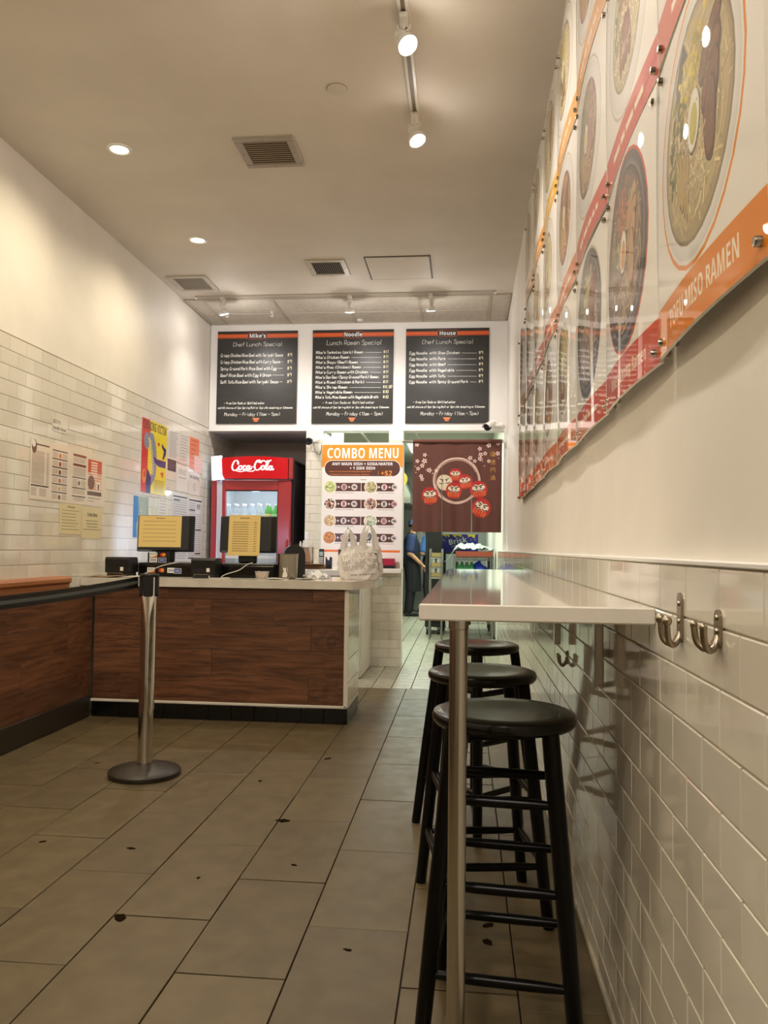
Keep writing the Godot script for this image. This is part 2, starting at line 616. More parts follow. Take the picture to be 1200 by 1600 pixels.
func shell() -> void:
	var fl := struct("floor")
	mk("screed", bx(WL - 0.15, 0.6, -0.12, -0.011, ZK, ZF), M.floor_grout, fl)
	var tm := unit_tile(0.303, 0.617, 0.011, 0.0015)
	for k in 10:
		var x0 := -0.157 + 0.303 * (1 - k)
		var x1 := minf(x0 + 0.303, 0.40)
		var z0 := -2.145 if k % 2 else -2.45
		tile_field(fl, Vector3(maxf(x0, WL), -0.011, ZF), Vector3.RIGHT, Vector3.FORWARD, Vector2(x1 - maxf(x0, WL), ZF + 6.6), Vector2(x1 - maxf(x0, WL), 0.617), Vector2(0, fposmod(ZF - z0, 0.617) - 0.617), 0.004, tm, M.floor_tile, 0.0, func(p: Vector3) -> bool: return p.z < -1.2 and absf(p.x) < 0.75 - p.z * 0.6)
	tile_field(fl, Vector3(0.146, -0.011, -1.0), Vector3.RIGHT, Vector3.FORWARD, Vector2(0.254, 5.6), Vector2(0.254, 0.617), Vector2(0, -0.16), 0.004, tm, M.floor_tile, 0.0, func(_p: Vector3) -> bool: return true)
	var km := unit_tile(0.16, 0.16, 0.011, 0.002)
	tile_field(fl, Vector3(WL, -0.011, -6.604), Vector3.RIGHT, Vector3.FORWARD, Vector2(0.40 - WL, 8.6), Vector2(0.161, 0.161), Vector2(-0.424 - WL, 0), 0.006, km, M.kitchen_tile, 0.0, func(p: Vector3) -> bool: return p.x > -0.95 and p.x < 0.2 and p.z > -11.0)
	# old gum and grease marks trodden into the tiles
	var stain := mat(c8(30, 21, 12), 1.0)
	stain.metallic_specular = 0.1
	var i := 0
	for g in [[-0.74, -3.36, .028], [-0.724, -4.36, .02], [-1.037, -2.43, .024], [-1.24, -2.98, .014], [.081, -2.522, .016], [.077, -2.417, .017], [-.32, -2.32, .01], [-1.6, -3.0, .012], [-.98, -3.9, .012], [-.6, -2.9, .011], [-1.9, -4.1, .012], [-.9, -2.75, .008]]:
		var p := PackedVector2Array()
		for a in 11: p.append(Vector2(cos(TAU * a / 11) * 1.4, sin(TAU * a / 11) * 0.8).rotated(i) * g[2] * rng.randf_range(0.6, 1.1))
		var st := S()
		prism(st, p, 0.0, 0.0012, Transform3D(Basis(Vector3.RIGHT, -PI / 2), Vector3(g[0], 0.0, g[1])))
		mk("stain", st, stain, fl)
		i += 1

	var ce := struct("ceiling")
	mk("slab", bx(WL - 0.15, 0.6, CEIL, CEIL + 0.15, ZB - 0.15, ZF), M.ceiling, ce)
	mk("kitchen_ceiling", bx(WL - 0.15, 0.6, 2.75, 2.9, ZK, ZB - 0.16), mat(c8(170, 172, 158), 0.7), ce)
	# the lay-in panels above the chalkboards: T-bars and boards
	var bar := mat(c8(186, 176, 160), 0.5)
	var board := mottled(mat(Color.WHITE, 0.8), 7, 0.05, c8(196, 188, 174), c8(208, 200, 186), 1.2)
	var xs := [WL + 0.02, -2.38, -1.74, -1.08, -0.42, 0.21, WR - 0.02]
	var zs := [-7.0, -7.45, -7.79]
	for a in xs.size() - 1:
		for b in 2:
			mk("ceiling_panel", bx(xs[a] + 0.012, xs[a + 1] - 0.012, CEIL - 0.010, CEIL + 0.002, zs[b + 1] + 0.012, zs[b] - 0.012, 0.002), board, ce)
	for x in xs: mk("grid_bar", bx(x - 0.012, x + 0.012, CEIL - 0.016, CEIL, -7.79, -6.99, 0.002), bar, ce)
	for z in zs: mk("grid_bar", bx(xs[0], xs[6], CEIL - 0.0155, CEIL, z - 0.011, z + 0.011, 0.002), bar, ce)
	mk("shadow_gap", bx(WL, WR, CEIL - 0.012, CEIL - 0.001, -7.80, -7.79), M.charcoal, ce)

	var wl := struct("wall_left")
	mk("plaster", bx(WL - 0.15, WL - 0.006, 0, CEIL, ZK, ZF), M.plaster, wl)
	mk("tile_bed", bx(WL - 0.01, WL - 0.004, 0.0, 2.313, -8.7, ZF), M.grout, wl)
	var wt := unit_tile(0.1755, 0.0865, 0.006, 0.0022)
	tile_field(wl, Vector3(WL - 0.006, 0.842, ZF), Vector3.FORWARD, Vector3.UP, Vector2(8.7 + ZF, 1.471), Vector2(0.1755, 0.0865), Vector2(0.06, 0), 0.0022, wt, M.tile, 0.5, func(p: Vector3) -> bool: return p.z < -3.75 and p.z > -6.75)
	mk("tile_edge", bx(WL - 0.008, WL + 0.001, 2.313, 2.318, -7.8, ZF), M.grout, wl)

	var wr := struct("wall_right")
	mk("plaster", bx(WR, WR + 0.15, 0, CEIL, ZK, ZF), M.plaster, wr)
	mk("tile_bed", bx(TR + 0.002, WR + 0.01, 0, 1.117, -9.0, ZF), M.grout, wr)
	tile_field(wr, Vector3(TR + 0.0045, 1.117 - 13 * 0.0865, -9.0), Vector3.BACK, Vector3.UP, Vector2(ZF + 9.0, 13 * 0.0865), Vector2(0.1757, 0.0865), Vector2(fposmod(9.0 - 1.032, 0.1757), 0), 0.003, wt, M.tile, 0.5, func(p: Vector3) -> bool: return p.z < -0.95 and p.z > -4.9)
	mk("ledge", bx(TR - 0.003, WR + 0.01, 1.118, 1.127, -9.0, ZF, 0.002), M.white_paint, wr)
	mk("baseboard", bx(TR - 0.006, TR + 0.004, 0.0, 0.02, -7.8, ZF, 0.002), M.grout, wr)

	var wb := struct("wall_back")
	mk("header", bx(WL, WR, 2.287, CEIL, ZB - 0.16, ZB), M.header, wb)
	mk("pier", bx(-1.56, -1.39, 0.0, 2.287, ZB - 0.9, ZB), M.header, wb)
	mk("pier", bx(-0.74, -0.60, 0.9, 2.287, ZB - 0.16, ZB), M.header, wb)
	mk("half_wall", bx(-1.39, -0.60, 0.0, 0.90, ZB - 0.16, ZB), M.header, wb)
	mk("alcove_back", bx(WL, -1.56, 0.0, 2.4, -8.82, -8.7), mat(c8(200, 190, 184), 0.7), wb)
	mk("alcove_ceiling", bx(WL, -1.56, 2.287, 2.40, -8.7, ZB - 0.16), mat(c8(205, 196, 190), 0.7), wb)
	mk("jamb", bx(0.372, WR, 0.0, 2.287, ZB - 0.16, ZB), M.header, wb)
	for f in [[-1.56, 0.17, 0.0, 2.2], [-0.74, 0.14, 0.9, 1.3], [-1.39, 0.79, 0.0, 0.9]]:
		tile_field(wb, Vector3(f[0], f[2], ZB), Vector3.RIGHT, Vector3.UP, Vector2(f[1], f[3]), Vector2(0.1755, 0.0865), Vector2(0.05, 0), 0.003, wt, M.tile, 0.5, func(p: Vector3) -> bool: return p.x < -1.39 and p.y > 0.85 or p.x > -0.95)
	var wf := struct("wall_front")
	mk("plaster", bx(WL - 0.15, 0.6, 0, CEIL, ZF, ZF + 0.15), M.plaster, wf)
	var wk := struct("wall_kitchen")
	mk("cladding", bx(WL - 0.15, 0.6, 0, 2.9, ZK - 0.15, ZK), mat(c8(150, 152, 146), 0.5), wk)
	mk("alcove_wall", bx(-1.56, -1.46, 0, 2.9, -9.6, -8.7), M.plaster, wk)

# ---------------------------------------------------------------- lamps and ceiling fittings
func lights() -> void:
	# recessed downlights: two in view, the row goes on behind the camera
	for z in DOWN: spot(Vector3(-1.953, CEIL - 0.02, z), Vector3(-1.953, 0, z), 1.5, 80, WARM, 0.9, 0.05)

const DOWN := [-5.622, -4.28, -2.94, -1.6, -0.26, 1.08]
const HEADS := [[-4.02, 0.30, 1.75, -3.55, 1.3], [-3.25, 0.36, 2.1, -2.7, 1.3], [-2.5, -2.5, 2.0, -4.9, 0.9], [-1.75, 0.36, 2.2, -1.4, 1.0], [-1.0, -2.5, 1.9, -3.3, 0.9], [0.3, 0.0, 1.0, -1.6, 1.9], [1.4, -1.6, 1.6, -4.5, 2.4]]
const BACK_HEADS := [-2.16, -1.02, -0.307]

func downlight(z: float) -> void:
	var where: String = {-5.622: "glowing recessed downlight nearer the left wall's slatted vent", -4.28: "glowing recessed downlight nearest the left ceiling edge, beside the large square vent"}.get(z, "recessed downlight in the row along the left side, out of view")
	var t := thing("downlight", where, "downlight", Vector3(-1.953, CEIL, z), 0.0, "recessed downlights")
	var st := S()
	lathe(st, [Vector2(0.05, -0.004), Vector2(0.056, -0.008), Vector2(0.070, -0.004), Vector2(0.071, 0.0)], 28)
	mk("trim_ring", st, M.white_paint, t)
	st = S()
	lathe(st, [Vector2(0.0, -0.006), Vector2(0.03, -0.006), Vector2(0.052, -0.003), Vector2(0.052, 0.001)], 24)
	mk("lamp_lens", st, glow(Color(1, 0.93, 0.8), 4.0), t)

func track_head(at: Vector3, aim: Vector3, label: String, group: String, energy: float, angle: float, col: Color) -> void:
	var t := thing("track_spotlight", label, "spotlight", at, 0.0, group)
	var st := S()
	box(st, Vector3(0, -0.012, 0), Vector3(0.034, 0.024, 0.075), 0.004)
	rod(st, Vector3(0, -0.02, 0), Vector3(0, -0.055, 0), 0.006, 0.006)
	mk("adapter", st, M.white_paint, t)
	var d := (aim - (at + Vector3(0, -0.10, 0))).normalized()
	var f := frame_of(d)
	var xf := Transform3D(Basis(f.x, d, f.x.cross(d)), Vector3(0, -0.10, 0))
	st = S()
	var loop := []
	for k in 13: loop.append(Vector3(0.026 * cos(PI * k / 12), -0.028 - 0.026 * sin(PI * k / 12) - 0.03, 0) + Vector3(0, 0.02, 0))
	pipe(st, loop, 0.004, 6)
	mk("yoke", st, M.white_paint, t)
	st = S()
	lathe(st, [Vector2(0.0, -0.055), Vector2(0.018, -0.053), Vector2(0.024, -0.03), Vector2(0.026, -0.028), Vector2(0.026, -0.012), Vector2(0.022, -0.010), Vector2(0.022, 0.0), Vector2(0.038, 0.022), Vector2(0.043, 0.024), Vector2(0.043, 0.046), Vector2(0.036, 0.047), Vector2(0.034, 0.036)], 24, xf)
	mk("housing", st, M.white_paint, t)
	st = S()
	lathe(st, [Vector2(0.035, 0.030), Vector2(0.034, 0.038), Vector2(0.018, 0.044), Vector2(0.0, 0.046)], 20, xf)
	mk("lamp_lens", st, glow(Color(1, 0.95, 0.86), 6.0), t)
	var from := at + Vector3(0, -0.10, 0) + d * 0.06
	spot(from, from + d, energy, angle, col, 1.0, 0.03)
	var spill := OmniLight3D.new()    # the open back of the lamp lets some light out to all sides
	spill.name = numbered("spill_light")
	spill.light_color = col
	spill.light_energy = 0.2 if group == "spotlights before the chalkboards" else 0.045
	spill.light_size = 0.03
	spill.omni_range = 10.0
	spill.omni_attenuation = 2.0
	spill.shadow_enabled = true
	spill.position = from + Vector3(0, 0, 0.01)
	add_child(spill)

func track_rail(label: String, a: Vector3, b: Vector3) -> void:
	var t := thing("track_rail", label, "lighting track", (a + b) / 2.0, 0.0 if absf(a.x - b.x) > 1.0 else PI / 2)
	var n := a.distance_to(b)
	var st := S()
	for s in [-1, 1]: box(st, Vector3(0, -0.009, s * 0.0165), Vector3(n, 0.018, 0.015), 0.0015)
	box(st, Vector3(0, -0.002, 0), Vector3(n, 0.004, 0.03))
	mk("channel", st, mat(c8(206, 200, 188), 0.35), t)
	st = S()
	box(st, Vector3(0, -0.009, 0), Vector3(n - 0.03, 0.010, 0.018))
	mk("slot", st, mat(c8(112, 100, 82), 0.5), t)
	for s in [-1, 1]:
		st = S()
		box(st, Vector3(s * n / 2, -0.010, 0), Vector3(0.02, 0.021, 0.040), 0.003)
		mk("end_cap", st, M.white_paint, t)

func vent(label: String, x0: float, x1: float, z0: float, z1: float, along_x: bool, n: int, fr: Material, inner: Material, fill := 0.52) -> void:
	var t := thing("ceiling_vent", label, "vent", Vector3((x0 + x1) / 2, CEIL, (z0 + z1) / 2))
	var w := absf(x1 - x0)
	var d := absf(z1 - z0)
	var e := 0.042
	var st := S()
	for s in [-1, 1]:
		box(st, Vector3(0, -0.006, s * (d - e) / 2), Vector3(w, 0.012, e), 0.003)
		box(st, Vector3(s * (w - e) / 2, -0.006, 0), Vector3(e, 0.012, d - 2 * e), 0.003)
	mk("frame", st, fr, t)
	st = S()
	box(st, Vector3(0, -0.001, 0), Vector3(w - 2 * e, 0.002, d - 2 * e))
	mk("duct", st, mat(c8(20, 16, 12), 0.9), t)
	var m := S()
	box(m, Vector3.ZERO, Vector3((w if along_x else d) - 2 * e, 0.0022, ((d if along_x else w) - 2 * e) / n * fill), 0.0006)
	var sm := mesh_of(m)
	for k in n:
		var p := ((k + 0.5) / n - 0.5) * ((d if along_x else w) - 2 * e)
		var b := Basis(Vector3.UP, 0.0 if along_x else PI / 2) * Basis(Vector3.RIGHT, 0.06)
		put("slat", sm, inner, t, Transform3D(b, Vector3(0.0 if along_x else p, -0.009, p if along_x else 0.0)))
	for s in [[0, -1], [0, 1], [-1, 0], [1, 0]]:
		st = S()
		lathe(st, [Vector2(0.006, -0.013), Vector2(0.004, -0.016), Vector2(0, -0.016)], 8, Transform3D(Basis(), Vector3(s[0] * (w - e) / 2, 0, s[1] * (d - e) / 2)))
		mk("screw", st, M.nickel, t)

func ceiling_fittings() -> void:
	for z in DOWN: downlight(z)
	track_rail("pale lighting track running overhead towards the camera along the right side", Vector3(-0.268, CEIL, -4.0), Vector3(-0.268, CEIL, 1.6))
	track_rail("long thin white lighting track across the ceiling before the chalkboards", Vector3(-2.41, CEIL, -6.93), Vector3(0.25, CEIL, -6.93))
	var k := 0
	for h in HEADS:
		var label: String = ["white track spotlight at the far end of the track that runs towards the camera", "glaring track spotlight cut by the top edge of the photo"][k] if k < 2 else "white track spotlight further along the overhead track, out of view"
		track_head(Vector3(-0.268, CEIL - 0.018, h[0]), Vector3(h[1], h[2], h[3]), label, "spotlights on the overhead track", h[4], 58 if h[1] > -1.0 else 42, TRACK)
		k += 1
	k = 0
	for x in BACK_HEADS:
		track_head(Vector3(x, CEIL - 0.018, -6.93), Vector3(x + [0.22, 0.0, 0.02][k], 2.2, -7.2), ["white track spotlight hanging in front of the left chalkboard", "white track spotlight hanging in front of the middle chalkboard", "white track spotlight hanging in front of the right chalkboard"][k], "spotlights before the chalkboards", 1.15, 74, COOL)
		k += 1
	var alu := mat(c8(176, 168, 152), 0.35, 0.5)
	vent("large square ceiling vent in a scuffed metal frame, in the middle of the ceiling", -1.28, -0.945, -4.2, -4.54, true, 11, alu, mat(c8(150, 132, 104), 0.6))
	vent("small white-framed ceiling vent with dark slots beside the access panel", -1.257, -0.94, -6.075, -6.432, false, 14, mat(c8(196, 188, 172), 0.5), mat(c8(120, 108, 88), 0.7), 0.34)
	vent("white ceiling vent with fine slats in the corner by the left wall", -2.48, -2.14, -6.37, -6.752, false, 17, mat(c8(196, 188, 172), 0.5), mat(c8(170, 160, 142), 0.5))
	var t := thing("access_panel", "flush square access panel with a thin gap in the ceiling", "panel", Vector3(-0.53, CEIL, -6.3))
	var st := S()
	box(st, Vector3(0, -0.004, 0), Vector3(0.49, 0.008, 0.495), 0.002)
	mk("door", st, M.ceiling, t)
	st = S()
	for s in [-1, 1]:
		box(st, Vector3(s * 0.252, -0.0025, 0), Vector3(0.008, 0.005, 0.515))
		box(st, Vector3(0, -0.0025, s * 0.255), Vector3(0.512, 0.005, 0.008))
	mk("frame", st, mat(c8(96, 88, 76), 0.7), t)
	t = thing("detector", "round white cover plate on the ceiling left of the overhead track", "detector", Vector3(-0.634, CEIL, -3.78))
	st = S()
	lathe(st, [Vector2(0, -0.014), Vector2(0.040, -0.013), Vector2(0.047, -0.009), Vector2(0.048, -0.004)], 28)
	mk("cover", st, mat(c8(206, 198, 182), 0.5), t)
	st = S()
	lathe(st, [Vector2(0.0485, -0.005), Vector2(0.050, -0.003), Vector2(0.050, 0)], 28)
	mk("base", st, mat(c8(150, 142, 126), 0.6), t)
	t = thing("sprinkler", "small round sprinkler cap in the ceiling panels above the middle chalkboard", "sprinkler", Vector3(-1.03, CEIL - 0.01, -7.70))
	st = S()
	lathe(st, [Vector2(0, -0.018), Vector2(0.02, -0.016), Vector2(0.03, -0.008), Vector2(0.031, 0)], 20)
	mk("cap", st, M.white_paint, t)
	k = 0
	for x in [-2.262, -1.826]:
		t = thing("ceiling_hook", ["tiny white hook in the ceiling panels under the left track spotlight", "tiny white hook in the ceiling panels between the left and middle spotlights"][k], "hook", Vector3(x, CEIL - 0.01, -7.39))
		st = S()
		lathe(st, [Vector2(0, -0.006), Vector2(0.012, -0.005), Vector2(0.014, 0)], 14)
		mk("plate", st, M.white_paint, t)
		st = S()
		pipe(st, spline([Vector3(0, -0.004, 0), Vector3(0, -0.02, 0), Vector3(0.012, -0.035, 0), Vector3(0, -0.048, 0), Vector3(-0.013, -0.036, 0)], 4), 0.004, 7)
		mk("hook", st, M.white_paint, t)
		k += 1

# ---------------------------------------------------------------- bowl pictures along the right wall
func strands(c: Canvas, cx: float, cy: float, r: float, n: int, t: float, col: Color, lo := 0.0, squash := 1.0) -> void:
	for k in n:
		var a := rng.randf() * TAU
		var d := sqrt(rng.randf()) * r * 0.9
		var p := Vector2(cx, cy) + Vector2(cos(a) * d, lo * r + sin(a) * d * squash)
		var w := rng.randf() * TAU
		var pts := []
		for j in 8:
			if p.distance_to(Vector2(cx, cy)) > r * 0.95: break
			pts.append(p)
			p += Vector2(cos(w), sin(w)) * r * 0.06
			w += rng.randf_range(-0.5, 0.5)
		var sh := rng.randf_range(0.72, 1.08)
		if pts.size() > 1:
			c.line(pts.map(func(q: Vector2) -> Vector2: return q + Vector2(t, t) * 0.45), t * 1.1, Color(col.r * 0.76, col.g * 0.70, col.b * 0.60))
			c.line(pts, t, Color(minf(1, col.r * sh), minf(1, col.g * sh), minf(1, col.b * sh)))

func slab_of(c: Canvas, x: float, y: float, w: float, h: float, turn: float, m: Color, sd: int) -> void:    # one slice, shaded by its own fat and crust
	c.ell(x + w * 0.12, y + w * 0.12, w * 1.06, h * 1.04, Color(m.r * 0.5, m.g * 0.45, m.b * 0.4), turn, 0.05, sd)
	c.ell(x, y, w, h, Color(m.r * 0.78, m.g * 0.74, m.b * 0.7), turn, 0.05, sd)
	c.ell(x, y, w * 0.86, h * 0.9, m, turn, 0.06, sd + 1)
	for k in 5:
		var d := Vector2(rng.randf_range(-0.5, 0.5) * w, rng.randf_range(-0.7, 0.7) * h).rotated(turn)
		c.ell(x + d.x, y + d.y, w * 0.14, h * 0.2, Color(minf(1, m.r * rng.randf_range(0.85, 1.2)), minf(1, m.g * rng.randf_range(0.85, 1.2)), minf(1, m.b * 1.05)), turn + rng.randf_range(-0.3, 0.3), 0.1, k)

func bowl(c: Canvas, cx: float, cy: float, r: float, rim: Color, kind: int, sd: int) -> void:
	rng.seed = sd * 77 + 5
	c.ell(cx, cy, r * 1.035, r * 1.035, rim)
	c.ell(cx, cy, r, r, c8(232, 228, 218) if kind != 1 else c8(98, 94, 92))
	for k in 6: c.ell(cx, cy, r * (0.97 - 0.015 * k), r * (0.97 - 0.015 * k), (c8(216, 211, 200) if kind != 1 else c8(78, 74, 74)).lightened(0.05 * k))
	var broths := [c8(190, 170, 124), c8(122, 106, 98), c8(176, 112, 84), c8(200, 184, 140), c8(148, 108, 84)]
	var tones := [c8(222, 203, 152), c8(196, 174, 146), c8(218, 178, 126), c8(226, 212, 170), c8(200, 168, 124)]
	var fr := r * (0.86 if kind < 2 else 0.76)
	var b: Color = broths[kind]
	c.ell(cx, cy, fr, fr, b.darkened(0.28))
	c.ell(cx, cy, fr * 0.96, fr * 0.96, b.darkened(0.12))
	c.ell(cx, cy - fr * 0.03, fr * 0.9, fr * 0.88, b)
	strands(c, cx, cy, fr, 150, fr * 0.026, tones[kind], 0.1, 0.9)
	strands(c, cx, cy, fr * 0.7, 90, fr * 0.022, (tones[kind] as Color).lightened(0.12), 0.45, 0.6)
	# greens and seaweed on the far left
	for k in 46:
		var a := rng.randf_range(2.7, 4.2)
		var p := Vector2(cx, cy) + Vector2(cos(a), sin(a)) * fr * rng.randf_range(0.38, 0.82)
		var g := rng.randf_range(0.6, 1.1)
		c.ell(p.x, p.y, fr * rng.randf_range(0.03, 0.10), fr * rng.randf_range(0.02, 0.045), Color(0.50 * g, 0.54 * g, 0.32 * g), rng.randf() * TAU, 0.15, k)
	if sd % 3 != 2: c.poly([Vector2(cx - fr * 0.62, cy - fr * 0.62), Vector2(cx - fr * 0.36, cy - fr * 0.9), Vector2(cx - fr * 0.2, cy - fr * 0.7), Vector2(cx - fr * 0.5, cy - fr * 0.28)], c8(62, 66, 60))
	# corn, sprouts or shredded pork in a heap
	var bits := [c8(214, 190, 62), c8(186, 122, 96), c8(206, 194, 138), c8(140, 154, 82), c8(204, 180, 84)]
	var q: Color = bits[(kind + sd / 3) % 5]
	for k in 150:
		var p := Vector2(cx + fr * rng.randfn(-0.06, 0.17), cy - fr * rng.randfn(0.50, 0.16))
		if p.distance_to(Vector2(cx, cy)) < fr * 0.88:
			var sh := rng.randf_range(0.7, 1.08)
			c.ell(p.x, p.y, fr * 0.045, fr * 0.03, Color(q.r * sh, q.g * sh, q.b * sh), rng.randf() * TAU, 0.12, k)
	# slices of meat, fish or bamboo
	var meats := [c8(122, 84, 54), c8(168, 118, 108), c8(144, 90, 62), c8(190, 154, 116), c8(136, 78, 56)]
	var m: Color = meats[(kind + sd * (0 if kind == 0 else 1)) % 5]
	if kind == 3:
		for k in 4: slab_of(c, cx + fr * (-0.30 + 0.17 * k), cy + fr * 0.36, fr * 0.12, fr * 0.36, 0.12 - 0.1 * k, m, k + sd)
	else:
		for k in 4: slab_of(c, cx + fr * (0.42 + 0.05 * sin(k)), cy + fr * (-0.42 + 0.2 * k), fr * 0.15, fr * 0.33, 0.9 - 0.28 * k, m, k + sd)
		for k in 4: slab_of(c, cx + fr * (-0.50 + 0.10 * k), cy + fr * (0.28 + 0.05 * k), fr * 0.055, fr * 0.30, -0.25 + 0.1 * k, c8(188, 162, 104) if kind != 1 else c8(150, 120, 112), k)
	strands(c, cx, cy, fr * 0.6, 46, fr * 0.02, tones[kind], 0.95, 0.45)
	# half an egg
	if sd % 4 != 3:
		c.ell(cx + fr * 0.01, cy, fr * 0.19, fr * 0.275, Color(b.r * 0.5, b.g * 0.48, b.b * 0.44), 0.1)
		c.ell(cx - fr * 0.01, cy - fr * 0.02, fr * 0.18, fr * 0.26, c8(206, 198, 176), 0.1)
		c.ell(cx - fr * 0.01, cy - fr * 0.025, fr * 0.165, fr * 0.245, c8(236, 230, 212), 0.1)
		c.ell(cx + fr * 0.0, cy + fr * 0.015, fr * 0.105, fr * 0.17, c8(184, 172, 72) if kind != 1 else c8(206, 142, 78), 0.1)
		c.ell(cx + fr * 0.005, cy, fr * 0.085, fr * 0.14, c8(200, 190, 88) if kind != 1 else c8(224, 160, 88), 0.1)
	for k in 40:
		var a := rng.randf() * TAU
		var p := Vector2(cx, cy) + Vector2(cos(a), sin(a)) * fr * sqrt(rng.randf()) * 0.8
		c.ell(p.x, p.y, fr * 0.018, fr * 0.010, c8(118, 140, 74), rng.randf() * TAU)

func posters() -> void:
	var edges := [-1.018, -1.585, -2.155, -2.737, -3.31, -3.885, -4.46, -5.07, -5.655]
	var rows := [1.51, 2.08, 2.648]
	var orange := c8(226, 132, 24)
	var red := c8(205, 82, 48)
	var rose := c8(208, 92, 78)
	var amber := c8(224, 150, 50)
	var tones := [[orange, red, red, c8(206, 106, 58), c8(212, 118, 60), c8(206, 112, 66), c8(204, 104, 60), c8(198, 84, 56)], [red, rose, rose, c8(214, 128, 80), c8(206, 130, 92), c8(200, 132, 110), c8(196, 140, 124), c8(212, 150, 84)], [amber, amber, amber, c8(230, 156, 40), c8(236, 178, 30), amber, amber]]
	var kinds := [[0, 1, 1, 3, 2, 3, 2, 4], [2, 3, 4, 2, 3, 0, 3, 2], [0, 4, 2, 3, 0, 3, 0]]
	var names := ["bottom", "middle", "top"]
	var nth := ["nearest", "second", "third", "fourth", "fifth", "sixth", "seventh", "farthest"]
	var soups := ["corn and egg noodle bowl", "dark noodle bowl", "reddish noodle bowl", "pale chicken noodle bowl", "brown meat noodle bowl"]
	var words := {"0 0": "TOFU MISO RAMEN", "0 1": "Mike's Shrimp Ramen"}
	var rest := mat(c8(226, 220, 206), 0.2)
	var steel := mat(c8(150, 138, 120), 0.25, 1.0)
	var bolt := S()
	lathe(bolt, [Vector2(0.0075, -0.026), Vector2(0.0075, 0.006), Vector2(0.0065, 0.0095), Vector2(0, 0.0105)], 14)
	var bm := mesh_of(bolt)
	for row in 3:
		for col in tones[row].size():
			var w: float = edges[col] - edges[col + 1] - 0.012
			var h := 0.556
			var res := 560 if col == 0 else 384 if col < 3 else 256
			var c := Canvas.new(res, res, c8(236, 230, 218), self)
			var k: int = kinds[row][col]
			bowl(c, res * 0.49, res * 0.425, res * 0.40, tones[row][col] if row == 0 and col < 2 else c8(196, 188, 170), k, row * 9 + col + 1)
			c.rect(0, res * 0.84, res, res * 0.16, tones[row][col])
			var word: String = words.get("%d %d" % [row, col], "")
			if word: c.text(word, res * 0.5, res * 0.945, res * (0.062 if col == 0 else 0.055), c8(248, 232, 206), true, 1, res * 0.66)
			else:
				rng.seed = row * 31 + col
				c.scribble(res * 0.2, res * 0.905, res * 0.6, res * 0.028, Color(0.97, 0.9, 0.8))
			var pm := printed(c.done(), 0.6)
			pm.metallic_specular = 0.2
			pm.clearcoat_enabled = true
			pm.clearcoat_roughness = 0.0
			rng.seed = row * 100 + col * 7 + 3
			var amp := rng.randf_range(0.006, 0.013)
			var tw := rng.randf_range(-0.006, 0.006)
			var at := Vector3(0.372, rows[row] - 0.005 * col + h / 2, (edges[col] + edges[col + 1]) / 2)
			var t := thing("menu_panel", "%s on a menu panel, %s column of the %s row" % [soups[k], nth[col], names[row]], "menu panel", at, -PI / 2, "bowl picture panels on the right wall")
			var warp := func(u: float, v: float) -> Vector3:
				return Vector3((u - 0.5) * w, (v - 0.5) * h, amp * (sin(PI * u) * 0.9 + sin(PI * v) * 0.35) + tw * (u - 0.5) * (v - 0.5) * 2.0)
			var mi := put("picture", sheet(warp, 10, 8, 0.007, pm, rest), null, t)
			mi.set_meta("label", "glossy print of a noodle bowl above a coloured name band")
			for s in [[-1, -1], [1, -1], [1, 1], [-1, 1]]:
				put("bolt", bm, steel, t, Transform3D(Basis(Vector3.RIGHT, PI / 2), Vector3(s[0] * (w / 2 - 0.025), s[1] * (h / 2 - 0.025), 0.0)))

# ---------------------------------------------------------------- timber, counters
func wood(sd: int, dark: Color, mid: Color, light: Color) -> Image:
	var n := FastNoiseLite.new()
	n.seed = sd
	n.frequency = 0.012
	n.fractal_octaves = 4
	var f := FastNoiseLite.new()
	f.seed = sd + 9
	f.frequency = 0.03
	var im := Image.create(512, 96, false, Image.FORMAT_RGB8)
	for y in 96:
		for x in 512:
			var warp := f.get_noise_2d(x * 0.25, y * 0.6) * 9.0
			var a := n.get_noise_2d(x * 0.35, (y + warp) * 5.0)
			var b := f.get_noise_2d(x * 0.5, y * 22.0)
			var v := clampf(0.5 + a * 0.6 + b * 0.12, 0.0, 1.0)
			var col := dark.lerp(mid, v * 2.0) if v < 0.5 else mid.lerp(light, v * 2.0 - 1.0)
			if f.get_noise_2d(x * 0.4 + 300, y * 3.5) > 0.46: col = col.lerp(dark, 0.6)
			im.set_pixel(x, y, col)
	return im

func wood_mats() -> void:
	M.wood = []
	for k in 3:
		var tex := ImageTexture.create_from_image(wood(50 + k * 3, c8(72, 45, 30), c8(112, 73, 49), c8(136, 92, 63)))
		for j in 3:
			var m := mat(Color.WHITE.darkened(0.07 * j), 0.42)
			m.albedo_texture = tex
			m.uv1_offset = Vector3(0.31 * j, 0.2 * j, 0)
			m.uv1_scale = Vector3(0.8, 1, 1)
			M.wood.append(m)
	M.cap_wood = mat(Color.WHITE, 0.35)
	M.cap_wood.albedo_texture = ImageTexture.create_from_image(wood(77, c8(120, 70, 36), c8(166, 106, 62), c8(190, 130, 82)))

func plank(parent: Node3D, w: float, h: float, xf: Transform3D, mi: int) -> void:
	var st := S()
	box(st, Vector3(0, 0, 0.004), Vector3(w - 0.0015, h - 0.0015, 0.008), 0.0012)
	mk("plank", st, M.wood[mi % 9], parent, xf)

